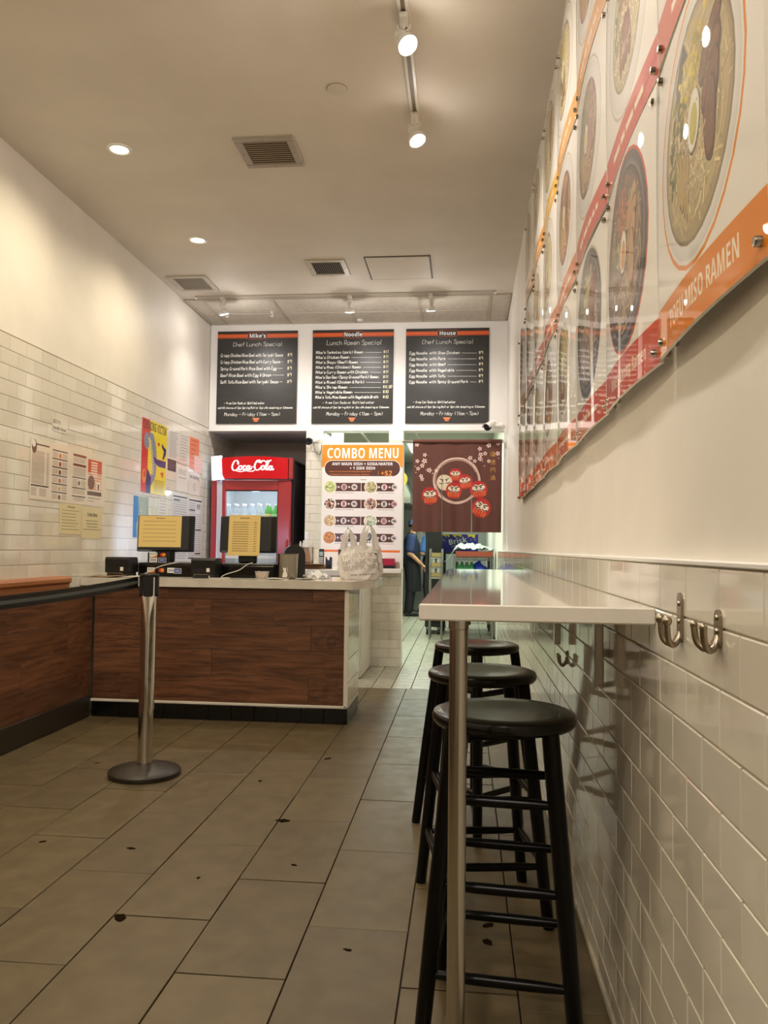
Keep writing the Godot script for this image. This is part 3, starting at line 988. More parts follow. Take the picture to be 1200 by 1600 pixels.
func counters() -> void:
	wood_mats()
	var t := thing("service_counter", "wood-plank service counter with black tile base and white tiled end under the tills", "counter", Vector3(-1.6, 0, -5.5))
	var st := S()
	box(st, Vector3(-0.005, 0.482, -0.012), Vector3(1.716, 0.768, 0.536))
	mk("carcass", st, M.white_paint, t)
	var rows := [[0.79, 0.866, [-0.86, -0.35, 0.62, 0.83]], [0.625, 0.79, [-0.86, -0.06, 0.83]], [0.46, 0.625, [-0.86, -0.50, 0.61, 0.83]], [0.295, 0.46, [-0.86, -0.05, 0.83]], [0.118, 0.295, [-0.86, -0.45, 0.60, 0.83]]]
	var k := 0
	for r in rows:
		for i in r[2].size() - 1:
			var a: float = r[2][i]
			var b: float = r[2][i + 1]
			plank(t, b - a, r[1] - r[0], Transform3D(Basis(), Vector3((a + b) / 2, (r[0] + r[1]) / 2, 0.288)), k * 4 + 1)
			k += 1
	st = S()
	box(st, Vector3(-0.01, 0.109, 0.292), Vector3(1.72, 0.018, 0.02), 0.003)
	mk("base_trim", st, M.tile[0], t)
	st = S()
	box(st, Vector3(0.843, 0.485, 0.292), Vector3(0.026, 0.762, 0.02), 0.003)
	mk("corner_trim", st, M.tile[0], t)
	st = S()
	box(st, Vector3(-0.01, 0.05, 0.0), Vector3(1.70, 0.098, 0.54))
	mk("plinth", st, M.grout, t)
	var bt := unit_tile(0.153, 0.098, 0.010, 0.002)
	for i in 12:
		var w := 0.151 if i < 11 else 0.03
		put("base_tile", bt, M.black_gloss, t, Transform3D(Basis(Vector3(w, 0, 0), Vector3(0, 0.098, 0), Vector3(0, 0, 1)), Vector3(0.856 - 0.153 * i - w / 2, 0.05, 0.27 + 0.022)))
	for i in 4:
		put("base_tile", bt, M.black_gloss, t, Transform3D(Basis(Vector3(0, 0, -0.132), Vector3(0, 0.098, 0), Vector3(1, 0, 0)), Vector3(0.848, 0.05, 0.235 - 0.135 * i)))
	var et := unit_tile(0.152, 0.152, 0.006, 0.002)
	for i in 4:
		for j in 5:
			put("end_tile", et, M.tile[(i + j) % 3], t, Transform3D(Basis(Vector3(0, 0, -0.132), Vector3(0, 0.148, 0), Vector3(1, 0, 0)), Vector3(0.853, 0.19 + 0.151 * j, 0.235 - 0.135 * i)))

	var p := PackedVector2Array([Vector2(WL + 0.003, 5.17), Vector2(-0.73, 5.17), Vector2(-0.715, 5.175), Vector2(-0.605, 5.55), Vector2(-0.60, 5.575), Vector2(-0.60, 5.95), Vector2(WL + 0.003, 5.95)])
	st = S()
	prism(st, p, 0.868, 0.921, Transform3D(Basis(Vector3(1, 0, 0), Vector3(0, 0, -1), Vector3(0, 1, 0)), Vector3.ZERO))
	tag(mk("worktop", st, mottled(mat(Color.WHITE, 0.15), 60, 0.02, c8(208, 201, 187), c8(220, 213, 199), 1.0)), "pale stone worktop with a cut corner lying on the wood-plank service counter", "worktop")

	t = thing("wood_ledge", "low wood-clad wall with an orange-brown cap along the left wall", "ledge", Vector3(-2.505, 0, -2.0))
	st = S()
	box(st, Vector3(-0.014, 0.43, -0.05), Vector3(0.058, 0.86, 6.27))
	mk("core", st, M.charcoal, t)
	var y := 0.145
	k = 0
	while y < 0.855:
		var y1 := minf(y + 0.165, 0.864)
		var z := 3.08 - fposmod(k * 0.53, 1.22)
		var z0 := 3.08
		while z0 > -3.18:
			var z1 := maxf(z if z < z0 - 0.05 else z0 - 1.22, -3.185)
			plank(t, z0 - z1, y1 - y, Transform3D(Basis(Vector3.UP, PI / 2), Vector3(0.030, (y + y1) / 2, (z0 + z1) / 2)), k * 2 + int(z0 * 3 + 20))
			z0 = z1
		y = y1
		k += 1
	st = S()
	box(st, Vector3(0.0, 0.915, 0.095), Vector3(0.088, 0.052, 5.98), 0.016)
	box(st, Vector3(-0.006, 0.878, 0.095), Vector3(0.066, 0.03, 5.96))
	mk("cap", st, M.cap_wood, t)
	st = S()
	box(st, Vector3(0.034, 0.0725, -0.05), Vector3(0.014, 0.145, 6.26), 0.004)
	mk("kickboard", st, mat(c8(46, 38, 28), 0.5), t)

	# the lower counter along the back wall and its cupboards
	t = thing("rear_cabinet", "white low cabinet along the back wall behind the service counter", "cabinet", Vector3(-1.22, 0, -7.4))
	st = S()
	box(st, Vector3(0, 0.45, 0), Vector3(0.66, 0.88, 0.76), 0.004)
	mk("body", st, mat(c8(206, 200, 188), 0.4), t)
	for i in 3:
		st = S()
		box(st, Vector3(-0.22 + 0.22 * i, 0.47, 0.386), Vector3(0.212, 0.80, 0.012), 0.003)
		var d := mk("door", st, mat(c8(214, 208, 196), 0.35), t)
		st = S()
		rod(st, Vector3(-0.22 + 0.22 * i + 0.07, 0.74, 0.405), Vector3(-0.22 + 0.22 * i + 0.07, 0.84, 0.405), 0.004, 0.004, 8)
		box(st, Vector3(-0.15 + 0.22 * i, 0.75, 0.398), Vector3(0.006, 0.006, 0.014))
		box(st, Vector3(-0.15 + 0.22 * i, 0.83, 0.398), Vector3(0.006, 0.006, 0.014))
		mk("handle", st, M.nickel, d)
	st = S()
	box(st, Vector3(-1.215, 0.918, -7.4), Vector3(0.69, 0.056, 0.80), 0.006)
	tag(mk("rear_worktop", st, mat(c8(212, 206, 194), 0.2)), "pale worktop on the low cabinet against the back wall", "worktop")
	st = S()
	box(st, Vector3(-0.728, 0.925, -7.74), Vector3(0.268, 0.044, 0.27), 0.004)
	tag(mk("sill_slab", st, mat(c8(228, 222, 212), 0.25)), "short white slab on the tiled half wall under the combo menu sign", "sill")

# ---------------------------------------------------------------- the bar along the right wall
func bar() -> void:
	var t := thing("bar_table", "long narrow white bar table fixed along the right wall on a steel post", "table", Vector3(0.1385, 0, -3.0))
	var st := S()
	box(st, Vector3(0, 1.0155, 0), Vector3(0.453, 0.033, 2.82), 0.003)
	mk("table_top", st, M.slab, t)
	st = S()
	rod(st, Vector3(-0.149, 0.0, 1.29), Vector3(-0.149, 0.999, 1.29), 0.019, 0.019, 28)
	var leg := mk("leg", st, M.steel, t)
	st = S()
	lathe(st, [Vector2(0.0195, 0.972), Vector2(0.0212, 0.9735), Vector2(0.0212, 0.999)], 28, Transform3D(Basis(), Vector3(-0.149, 0, 1.29)))
	mk("collar", st, M.steel, leg)
	st = S()
	lathe(st, [Vector2(0.0, 0.0), Vector2(0.005, 0.0), Vector2(0.005, 0.003), Vector2(0.0, 0.004)], 10, Transform3D(Basis(Vector3.BACK, -PI / 2), Vector3(-0.1275, 0.986, 1.29)))
	mk("set_screw", st, M.black, leg)
	st = S()
	lathe(st, [Vector2(0.045, 0.0), Vector2(0.044, 0.006), Vector2(0.024, 0.012), Vector2(0.0195, 0.02)], 28, Transform3D(Basis(), Vector3(-0.149, 0, 1.29)))
	mk("foot_flange", st, M.steel, leg)
	st = S()
	for z in [0.9, 0.0, -0.9]:
		box(st, Vector3(0.2, 0.90, z), Vector3(0.022, 0.2, 0.04), 0.002)
		box(st, Vector3(0.10, 0.993, z), Vector3(0.2, 0.012, 0.04), 0.002)
	mk("bracket", st, M.steel, t)

	stool("black round wooden bar stool nearest the camera, beside the steel post", Vector3(0.1, 0, -2.015), -0.10)
	stool("middle one of three black round bar stools under the white bar table", Vector3(0.061, 0, -2.668), 0.16)
	stool("farthest of three black round bar stools, next to the kitchen doorway", Vector3(0.055, 0, -3.42), 0.80)

	var k := 0
	for h in [[-1.41, 1.071, 0.988, 0.06, 1], [-1.205, 1.058, 1.004, 0.03, 0], [-2.925, 0.785, 0.738, 0.05, 0]]:
		hook(h[0], h[1], h[2], h[4] == 1, ["brushed nickel double coat hook with ball tips by the near end of the bar table", "brushed nickel double coat hook on the tiles, nearest the camera", "small double coat hook low on the tiles under the white bar table"][k])
		k += 1

func hook(z: float, top: float, low: float, balls: bool, label: String) -> void:
	var t := thing("coat_hook", label, "coat hook", Vector3(TR, low, z), -PI / 2, "double coat hooks on the right wall")
	var h := top - low
	var st := S()
	var p := PackedVector2Array()
	var w := 0.013
	for k in 13: p.append(Vector2(cos(PI * k / 12) * w, h - w + sin(PI * k / 12) * w))
	for k in 13: p.append(Vector2(-cos(PI * k / 12) * w, 0.012 - sin(PI * k / 12) * w))
	prism(st, p, 0.0, 0.006)
	mk("plate", st, M.nickel, t)
	for y in [h * 0.78, h * 0.42]:
		st = S()
		lathe(st, [Vector2(0.0048, 0.006), Vector2(0.004, 0.0085), Vector2(0, 0.009)], 12, Transform3D(Basis(Vector3.RIGHT, PI / 2), Vector3(0, y, 0)))
		mk("screw", st, M.nickel, t)
	for s in [-1, 1]:
		st = S()
		var up := 0.050 if balls else 0.040
		pipe(st, spline([Vector3(0, 0.016, 0.004), Vector3(s * 0.006, 0.002, 0.010), Vector3(s * 0.013, -0.004, 0.019), Vector3(s * 0.020, 0.006, 0.028), Vector3(s * 0.023, up * 0.7, 0.031)], 5), 0.005, 10)
		var tip := Vector3(s * 0.023, up * 0.7 + 0.002, 0.031)
		var r := 0.0085 if balls else 0.0058
		var prof := []
		for k in 9: prof.append(Vector2(sin(PI * k / 8) * r, -cos(PI * k / 8) * r))
		lathe(st, prof, 14, Transform3D(Basis(), tip))
		mk("prong", st, M.nickel, t)

func stool(label: String, at: Vector3, turn: float) -> void:
	var t := thing("bar_stool", label, "bar stool", at, turn, "black bar stools at the bar table")
	if not M.has("stool"):
		M.stool = mat(c8(8, 7, 7), 0.3)
		M.stool.metallic_specular = 0.35
		M.seat = mat(c8(10, 9, 8), 0.25)
		M.seat.metallic_specular = 0.35
		M.seat.clearcoat_enabled = true
		M.seat.clearcoat = 0.35
		M.seat.clearcoat_roughness = 0.12
		var st := S()
		lathe(st, [Vector2(0, 0.713), Vector2(0.150, 0.713), Vector2(0.168, 0.717), Vector2(0.175, 0.725), Vector2(0.176, 0.735), Vector2(0.172, 0.744), Vector2(0.160, 0.7485), Vector2(0.12, 0.747), Vector2(0.06, 0.744), Vector2(0, 0.743)], 48)
		M.seat_mesh = mesh_of(st)
		st = S()
		lathe(st, [Vector2(0, 0), Vector2(0.016, 0.0), Vector2(0.018, 0.004), Vector2(0.0205, 0.36), Vector2(0.0195, 0.728)], 16, Transform3D(Basis(Vector3(1, 0, 0), Vector3(-0.09, 1, -0.09) , Vector3(0, 0, 1)), Vector3(0.175, 0, 0.175)))
		M.leg_mesh = mesh_of(st)
	put("seat", M.seat_mesh, M.seat, t)
	for k in 4: put("leg", M.leg_mesh, M.stool, t, Transform3D(Basis(Vector3.UP, PI / 2 * k), Vector3.ZERO))
	for k in 4:
		for y in [0.178, 0.372, 0.562]:
			var yy: float = y + (0.012 if k % 2 else 0.0)
			var o: float = 0.175 - 0.09 * yy
			var st := S()
			var pts := []
			for i in 7: pts.append(Vector3(o, yy, o).lerp(Vector3(-o, yy, o), i / 6.0))
			pipe(st, pts, [0.0085, 0.0115, 0.0125, 0.0125, 0.0125, 0.0115, 0.0085], 10)
			mk("stretcher", st, M.stool, t, Transform3D(Basis(Vector3.UP, PI / 2 * k), Vector3.ZERO))

func stanchions() -> void:
	var t := thing("stanchion", "steel queue post with a black base and black belt before the service counter", "queue post", Vector3(-1.574, 0, -3.93))
	var st := S()
	lathe(st, [Vector2(0.172, 0.0), Vector2(0.176, 0.006), Vector2(0.176, 0.022), Vector2(0.168, 0.030), Vector2(0.10, 0.043), Vector2(0.05, 0.055), Vector2(0.036, 0.058)], 48)
	mk("base", st, mottled(mat(Color.WHITE, 0.42), 63, 0.05, c8(34, 30, 25), c8(58, 50, 40), 2.0), t)
	st = S()
	lathe(st, [Vector2(0.0375, 0.05), Vector2(0.0375, 0.98), Vector2(0.036, 0.986), Vector2(0.0, 0.987)], 40)
	mk("post", st, M.chrome, t)
	st = S()
	for a in [0.25, 1.85, 3.4, 4.95]:
		var xf := Transform3D(Basis(Vector3.UP, a), Vector3.ZERO)
		var pr := PackedVector2Array([Vector2(-0.02, 0.885), Vector2(0.02, 0.885), Vector2(0.024, 0.895), Vector2(0.024, 0.985), Vector2(-0.024, 0.985), Vector2(-0.024, 0.895)])
		prism(st, pr, 0.030, 0.046, xf)
	lathe(st, [Vector2(0.047, 0.983), Vector2(0.048, 0.988), Vector2(0.046, 0.996), Vector2(0.0, 0.999)], 36)
	mk("belt_cassette", st, M.black, t)
	var end := Vector3(-2.30, 0.87, 3.1 - 0.5)
	for s in [[0.0, 1.0, M.black, "belt", 0.0], [0.36, 0.64, mat(c8(84, 88, 86), 0.8), "belt_stripe", 0.0016]]:
		var f := func(u: float, v: float) -> Vector3:
			var vv: float = lerpf(s[0], s[1], v)
			var p := Vector3(-0.05, 0.955, 0.02).lerp(Vector3(-0.70, 0.955, 2.6), u)
			p.y -= 0.06 * 4.0 * u * (1.0 - u) + 0.027 * (1.0 - vv) * 2.0 - 0.027
			return p + Vector3(s[4], 0, 0) * 1.0
		var g := func(u: float, v: float) -> Vector3: return f.call(1.0 - u, v)
		put(s[3], sheet(g, 24, 2, 0.0012 + s[4] * 2.0, s[2]), s[2], t)
	var o := thing("stanchion", "second steel queue post holding the other end of the belt, out of view", "queue post", Vector3(-2.265, 0, -1.30))
	for c in t.get_children():
		if c.name in ["base", "post", "belt_cassette"]: o.add_child(c.duplicate(), true)

# ---------------------------------------------------------------- drinks cooler
const SCRIPT_STROKES := ["5.6,7.0 4.4,8.6 2.6,8.2 1.2,5.6 0.9,3.0 2.2,1.2 4.2,1.6 5.6,3.0", "5.6,7.0 5.2,6.2 5.9,5.9", "7.4,4.6 6.3,4.2 5.9,2.6 6.7,1.5 8.0,2.2 8.2,4.0 7.4,4.6 8.8,4.0", "11.2,4.2 10.2,4.6 9.3,3.6 9.2,2.2 10.0,1.5 11.4,2.4", "14.0,4.4 12.9,4.5 11.9,3.4 11.9,2.0 12.7,1.5 13.7,2.6 14.0,4.4 13.7,2.4 14.3,1.6 15.4,2.6", "15.2,3.6 16.6,3.7", "22.4,6.8 21.2,8.6 19.4,8.0 18.0,5.4 17.8,3.0 19.0,1.2 20.8,1.6 22.2,3.0", "19.6,7.9 21.6,7.0 24.0,8.4 26.6,7.4 29.5,8.9", "24.0,4.6 22.9,4.2 22.5,2.6 23.3,1.5 24.6,2.2 24.8,4.0 24.0,4.6 25.2,4.2", "25.6,2.6 27.2,6.0 27.5,8.2 26.8,7.8 26.0,4.0 26.3,1.6 27.6,2.4", "30.2,4.4 29.0,4.5 28.0,3.4 28.0,2.0 28.8,1.5 29.8,2.6 30.2,4.4 29.9,2.4 30.5,1.6 31.4,2.4", "3.0,1.3 7.0,0.1 11.0,0.7 15.0,0.2 17.5,0.9"]

func script_sign(c: Canvas, x: float, y: float, w: float, col: Color) -> void:    # the cooler's flowing white lettering
	var k := w / 32.0
	for s in SCRIPT_STROKES:
		var pts := []
		for q in s.split(" "):
			var n: PackedStringArray = q.split(",")
			pts.append(Vector3(float(n[0]), float(n[1]), 0))
		var sm := spline(pts, 8)
		for i in sm.size() - 1:
			var d: Vector3 = sm[i + 1] - sm[i]
			var t: float = k * (0.55 + 0.75 * absf(d.normalized().y))
			c.line([Vector2(x + sm[i].x * k, y - sm[i].y * k), Vector2(x + sm[i + 1].x * k, y - sm[i + 1].y * k)], t, col)

func bottle(called: String, label: String, at: Vector3, body: Material, cap: Material, band: Material, group: String, s := 1.0) -> void:
	var key := "bottle_mesh"
	if not M.has(key):
		var st := S()
		lathe(st, [Vector2(0, 0), Vector2(0.026, 0.0), Vector2(0.031, 0.006), Vector2(0.031, 0.05), Vector2(0.0285, 0.055), Vector2(0.031, 0.06), Vector2(0.031, 0.125), Vector2(0.029, 0.145), Vector2(0.018, 0.175), Vector2(0.0125, 0.19), Vector2(0.0125, 0.2), Vector2(0, 0.201)], 18)
		M[key] = mesh_of(st)
		st = S()
		lathe(st, [Vector2(0, 0.198), Vector2(0.0145, 0.198), Vector2(0.0145, 0.214), Vector2(0.0125, 0.216), Vector2(0, 0.216)], 16)
		M.cap_mesh = mesh_of(st)
		st = S()
		lathe(st, [Vector2(0.0313, 0.068), Vector2(0.0318, 0.07), Vector2(0.0318, 0.115), Vector2(0.0313, 0.117)], 18)
		M.band_mesh = mesh_of(st)
	var t := thing(called, label, "bottle", at, 0.0, group)
	t.scale = Vector3.ONE * s
	put("body", M[key], body, t)
	put("cap", M.cap_mesh, cap, t)
	put("paper_band", M.band_mesh, band, t)

func cooler() -> void:
	var x0 := -2.485
	var x1 := -1.672
	var zf := -7.72
	var t := thing("drinks_cooler", "tall red glass-door drinks cooler with a lit red sign in the back wall alcove", "cooler", Vector3((x0 + x1) / 2, 0, zf))
	var red := mat(c8(160, 14, 20), 0.22)
	red.clearcoat_enabled = true
	var dark := mat(c8(30, 18, 20), 0.45)
	var w := x1 - x0
	# cabinet: five walls round a lit inside
	var st := S()
	box(st, Vector3(-w / 2 + 0.02, 1.0, -0.42), Vector3(0.04, 1.96, 0.66), 0.004)
	box(st, Vector3(w / 2 - 0.02, 1.0, -0.42), Vector3(0.04, 1.96, 0.66), 0.004)
	box(st, Vector3(0, 1.98, -0.40), Vector3(w, 0.05, 0.70), 0.006)
	box(st, Vector3(0, 0.08, -0.42), Vector3(w, 0.12, 0.66))
	box(st, Vector3(0, 1.0, -0.735), Vector3(w, 1.96, 0.03))
	mk("cabinet", st, dark, t)
	st = S()
	var grey := mat(c8(206, 212, 214), 0.5)
	box(st, Vector3(0, 1.0, -0.715), Vector3(w - 0.08, 1.7, 0.01))
	box(st, Vector3(-w / 2 + 0.045, 1.0, -0.42), Vector3(0.01, 1.7, 0.60))
	box(st, Vector3(w / 2 - 0.045, 1.0, -0.42), Vector3(0.01, 1.7, 0.60))
	box(st, Vector3(0, 1.80, -0.42), Vector3(w - 0.08, 0.01, 0.60))
	box(st, Vector3(0, 0.20, -0.42), Vector3(w - 0.08, 0.01, 0.60))
	mk("liner", st, grey, t)
	# header with a bowed front
	var c := Canvas.new(640, 220, c8(178, 10, 20), self)
	script_sign(c, 96, 152, 420, Color.WHITE)
	var im := c.done()
	var sm := printed(im, 0.2)
	sm.emission_enabled = true
	sm.emission_operator = BaseMaterial3D.EMISSION_OP_MULTIPLY
	sm.emission_texture = sm.albedo_texture
	sm.emission = Color.WHITE
	sm.emission_energy_multiplier = 0.4
	var bow := func(u: float, v: float) -> Vector3:
		return Vector3(lerpf(-w / 2 + 0.105, w / 2 - 0.045, u), lerpf(1.802, 2.0, v) + 0.020 * sin(PI * clampf(u * 0.8 + 0.1, 0, 1)) * v, 0.012 + 0.035 * sin(PI * u) + 0.01 * v)
	var head := put("lit_sign", sheet(bow, 16, 3, 0.03, sm, red), null, t)
	head.set_meta("label", "lit red sign with flowing white lettering")
	st = S()
	box(st, Vector3(w / 2 - 0.022, 1.905, -0.02), Vector3(0.044, 0.205, 0.06), 0.006)
	box(st, Vector3(0, 2.005, -0.03), Vector3(w - 0.06, 0.012, 0.06), 0.003)
	mk("header_frame", st, red, t)
	var fl := func(u: float, v: float) -> Vector3:
		return Vector3(lerpf(-w / 2 - 0.004, -w / 2 + (0.10 if v > 0.02 else 0.12), u) + 0.012 * (1 - v), lerpf(1.795, 2.03, v) - 0.01 * (1 - u), 0.016 + 0.014 * u)
	put("lit_corner", sheet(fl, 4, 5, 0.03, glow(c8(224, 236, 255), 1.2)), null, t)
	# door: red stiles round a pane
	var door := S()
	box(door, Vector3(-w / 2 + 0.0275, 0.95, -0.03), Vector3(0.055, 1.68, 0.055), 0.008)
	box(door, Vector3(-w / 2 + 0.125, 0.95, -0.03), Vector3(0.035, 1.68, 0.05), 0.004)
	box(door, Vector3(w / 2 - 0.085, 0.95, -0.03), Vector3(0.135, 1.68, 0.055), 0.012)
	box(door, Vector3(-0.005, 1.74, -0.03), Vector3(w - 0.28, 0.095, 0.055), 0.002)
	box(door, Vector3(-0.005, 0.165, -0.03), Vector3(w - 0.28, 0.11, 0.055), 0.002)
	var dn := mk("door", door, red, t)
	st = S()
	prism(st, PackedVector2Array([Vector2(-w / 2 + 0.055, 1.78), Vector2(-w / 2 + 0.108, 1.78), Vector2(-w / 2 + 0.125, 0.6), Vector2(-w / 2 + 0.14, 0.12), Vector2(-w / 2 + 0.095, 0.12), Vector2(-w / 2 + 0.075, 0.6)]), -0.03, 0.001)
	mk("white_stripe", st, mat(c8(196, 194, 206), 0.3), dn)
	st = S()
	box(st, Vector3(0.0, 0.958, -0.03), Vector3(w - 0.30, 1.49, 0.008))
	mk("pane", st, clear(0.05), dn)
	st = S()
	box(st, Vector3(w / 2 - 0.145, 0.958, -0.028), Vector3(0.012, 1.47, 0.05), 0.003)
	box(st, Vector3(0, 1.688, -0.028), Vector3(w - 0.29, 0.010, 0.05), 0.003)
	mk("gasket", st, M.black, dn)
	st = S()
	rod(st, Vector3(w / 2 - 0.05, 0.8, 0.02), Vector3(w / 2 - 0.05, 1.2, 0.02), 0.009, 0.009, 12)
	box(st, Vector3(w / 2 - 0.05, 0.8, 0.005), Vector3(0.02, 0.03, 0.04), 0.003)
	box(st, Vector3(w / 2 - 0.05, 1.2, 0.005), Vector3(0.02, 0.03, 0.04), 0.003)
	mk("handle", st, red, dn)
	for y in [1.345, 1.03, 0.72, 0.42]:
		st = S()
		for k in 18: rod(st, Vector3(lerpf(-w / 2 + 0.06, w / 2 - 0.06, k / 17.0), y, -0.70), Vector3(lerpf(-w / 2 + 0.06, w / 2 - 0.06, k / 17.0), y, -0.13), 0.0025, 0.0025, 6)
		box(st, Vector3(0, y + 0.004, -0.125), Vector3(w - 0.11, 0.028, 0.008), 0.002)
		rod(st, Vector3(-w / 2 + 0.06, y + 0.11, -0.125), Vector3(w / 2 - 0.06, y + 0.11, -0.125), 0.003, 0.003, 6)
		for k in 8:
			var x := lerpf(-w / 2 + 0.10, w / 2 - 0.10, k / 7.0)
			rod(st, Vector3(x, y, -0.125), Vector3(x, y + 0.11, -0.125), 0.0025, 0.0025, 6)
		mk("shelf", st, M.white_paint, t)
	st = S()
	rod(st, Vector3(w / 2 - 0.075, 0.25, -0.10), Vector3(w / 2 - 0.075, 1.76, -0.10), 0.012, 0.012, 10)
	rod(st, Vector3(-w / 2 + 0.07, 0.25, -0.10), Vector3(-w / 2 + 0.07, 1.76, -0.10), 0.012, 0.012, 10)
	mk("light_tube", st, glow(c8(226, 244, 255), 3.0), t)
	var lamp := OmniLight3D.new()
	lamp.name = "cooler_light"
	lamp.light_color = c8(214, 238, 255)
	lamp.light_energy = 0.12
	lamp.light_size = 0.05
	lamp.shadow_enabled = true
	lamp.omni_range = 8
	lamp.omni_attenuation = 2.0
	lamp.position = Vector3((x0 + x1) / 2, 1.70, zf - 0.18)
	add_child(lamp)
	var water := clear(0.16, c8(214, 232, 240))
	var green := mat(c8(60, 190, 62), 0.08)
	green.backlight_enabled = true
	green.backlight = Color(0.5, 0.9, 0.4)
	var wcap := mat(c8(236, 240, 242), 0.4)
	var place := ["first", "second", "third", "fourth", "fifth", "sixth", "seventh", "eighth"]
	for k in 8:
		var x := x0 + 0.105 + k * 0.082 + (0.01 if k > 4 else 0.0)
		for d in 2:
			var at := Vector3(x, 1.349, zf - 0.185 - d * 0.09)
			var row: String = ["front", "back"][d]
			if k < 5: bottle("water_bottle", "clear water bottle on the cooler's top shelf, %s row, %s from the left" % [row, place[k]], at, water, wcap, mat(c8(190, 214, 226), 0.5), "water bottles in the cooler", 1.02)
			else: bottle("green_bottle", "green soda bottle in the cooler, %s row, %s from its left end" % [row, place[k]], at, green, wcap, mat(c8(236, 214, 40) if k == 5 else c8(90, 220, 90), 0.5), "green bottles in the cooler", 1.02)

# ---------------------------------------------------------------- what hangs on the back wall
const CHALK := [["Mike's", "Chef Lunch Special", ["Crispy Chicken Rice Bowl with Teriyaki Sauce|$9", "Crispy Chicken Rice Bowl with Curry Sauce -|$9", "Spicy Ground Pork Rice Bowl with Egg ---|$9", "Beef Rice Bowl with Egg & Onion ------|$9", "Soft Tofu Rice Bowl with Teriyaki Sauce --|$9"]],
	["Noodle", "Lunch Ramen Special", ["Mike's Tonkotsu (pork) Ramen|$11", "Mike's Chicken Ramen|$11", "Mike's Shoyu (Beef) Ramen|$11", "Mike's Miso (Chicken) Ramen|$11", "Mike's Curry Ramen with Chicken|$11", "Mike's Dan Dan (Spicy Ground Pork) Ramen|$11", "Mike's Mixed (Chicken & Pork)|$11", "Mike's Shrimp Ramen|$11.00", "Mike's Vegetable Ramen|$10", "Mike's Tofu Miso Ramen with Vegetable Broth|$10"]],
	["House", "Chef Lunch Special", ["Egg Noodle  with Stew Chicken|$9", "Egg Noodle  with Pork|$9", "Egg Noodle  with Beef|$9", "Egg Noodle  with Vegetable|$9", "Egg Noodle  with Tofu|$9", "Egg Noodle  with Spicy Ground Pork|$9"]]]

func chalkboards() -> void:
	var edge := mat(c8(30, 29, 28), 0.5)
	var spots := [[-2.474, -1.662], [-1.508, -0.706], [-0.582, 0.224]]
	for b in 3:
		var W := 640.0
		var H := 736.0
		var ink := c8(236, 236, 228)
		rng.seed = 400 + b
		var c := Canvas.new(640, 736, c8(42, 41, 39), self)
		for k in 26:    # wiped chalk
			var y := rng.randf_range(80, 700)
			c.ell(rng.randf_range(40, 600), y, rng.randf_range(50, 170), rng.randf_range(10, 40), c8(44 + k % 3, 43 + k % 3, 41 + k % 3), rng.randf_range(-0.3, 0.3))
		c.rect(0, 22, W, 34, c8(206, 84, 36))
		c.rect(0, 36, W, 3, c8(238, 150, 90))
		var title: String = CHALK[b][0]
		c.pill(W / 2 - 78, 12, 156, 54, 14, c8(206, 84, 36))
		c.pill(W / 2 - 75, 15, 150, 48, 12, c8(48, 42, 38))
		c.text(title, W / 2, 53, 31, Color.WHITE, true, 1)
		c.hand(CHALK[b][1], 124 if b != 1 else 112, 120, 31 if b != 1 else 36, ink, 3.0, 400 if b != 1 else 440)
		var lines: Array = CHALK[b][2]
		var y0 := 180.0 if b != 1 else 166.0
		var dy := 53.0 if b == 0 else 39.3 if b == 1 else 45.0
		var i := 0
		for l in lines:
			var p: PackedStringArray = l.split("|")
			var most := 500.0 if p[0].length() > 38 else 0.0
			var sz := 24.0 if b == 0 else 21.0
			var used_w := c.hand(p[0], 28, y0 + dy * i + sz, sz, ink, 3.6, most if most else minf(520.0, p[0].length() * 13.4))
			var x1 := 28 + used_w + 14
			if x1 < 530 and b > 0: c.line([Vector2(x1, y0 + dy * i + sz - 7), Vector2(545, y0 + dy * i + sz - 5)], 2.6, ink)
			c.hand(p[1], 562, y0 + dy * i + sz, sz, c8(240, 234, 196), 3.6, 56 if p[1].length() < 4 else 72)
			i += 1
		var base := 590.0
		c.hand("* free Can Soda or Bottled water", 60 if b != 1 else 84, base - 8, 18, ink, 2.8, 330 if b != 1 else 450)
		c.hand("add $2 choice of 2pc Spring Roll or 2pc chk dumpling or Edamame", 12, base + 28, 15, ink, 2.8, 600)
		c.hand("Monday - Friday (11am - 5pm)", 66 if b == 0 else 118, base + 84, 25, ink, 3.0, 450)
		var hot := c8(232, 126, 78)
		c.poly([Vector2(W / 2 - 28, 692), Vector2(W / 2 + 28, 692), Vector2(W / 2 + 26, 702), Vector2(W / 2 - 26, 702)], hot)
		c.poly([Vector2(W / 2 - 21, 702), Vector2(W / 2 + 21, 702), Vector2(W / 2 + 12, 722), Vector2(W / 2 - 12, 722)], hot)
		c.line([Vector2(W / 2 - 9, 708), Vector2(W / 2, 714), Vector2(W / 2 + 9, 708)], 3, c8(120, 40, 24))
		var w: float = spots[b][1] - spots[b][0]
		var m := printed(c.done(), 0.38)
		tag(put("chalkboard", card(w, 0.928, 0.012, m, edge), null, null, Transform3D(Basis(), Vector3((spots[b][0] + spots[b][1]) / 2, 2.823, ZB + 0.0135))), ["handwritten chalkboard of five rice bowl dishes, above the drinks cooler", "handwritten chalkboard with the long ramen list, middle of the three", "handwritten chalkboard of egg noodle dishes, above the curtained doorway"][b], "chalkboard", "menu chalkboards")

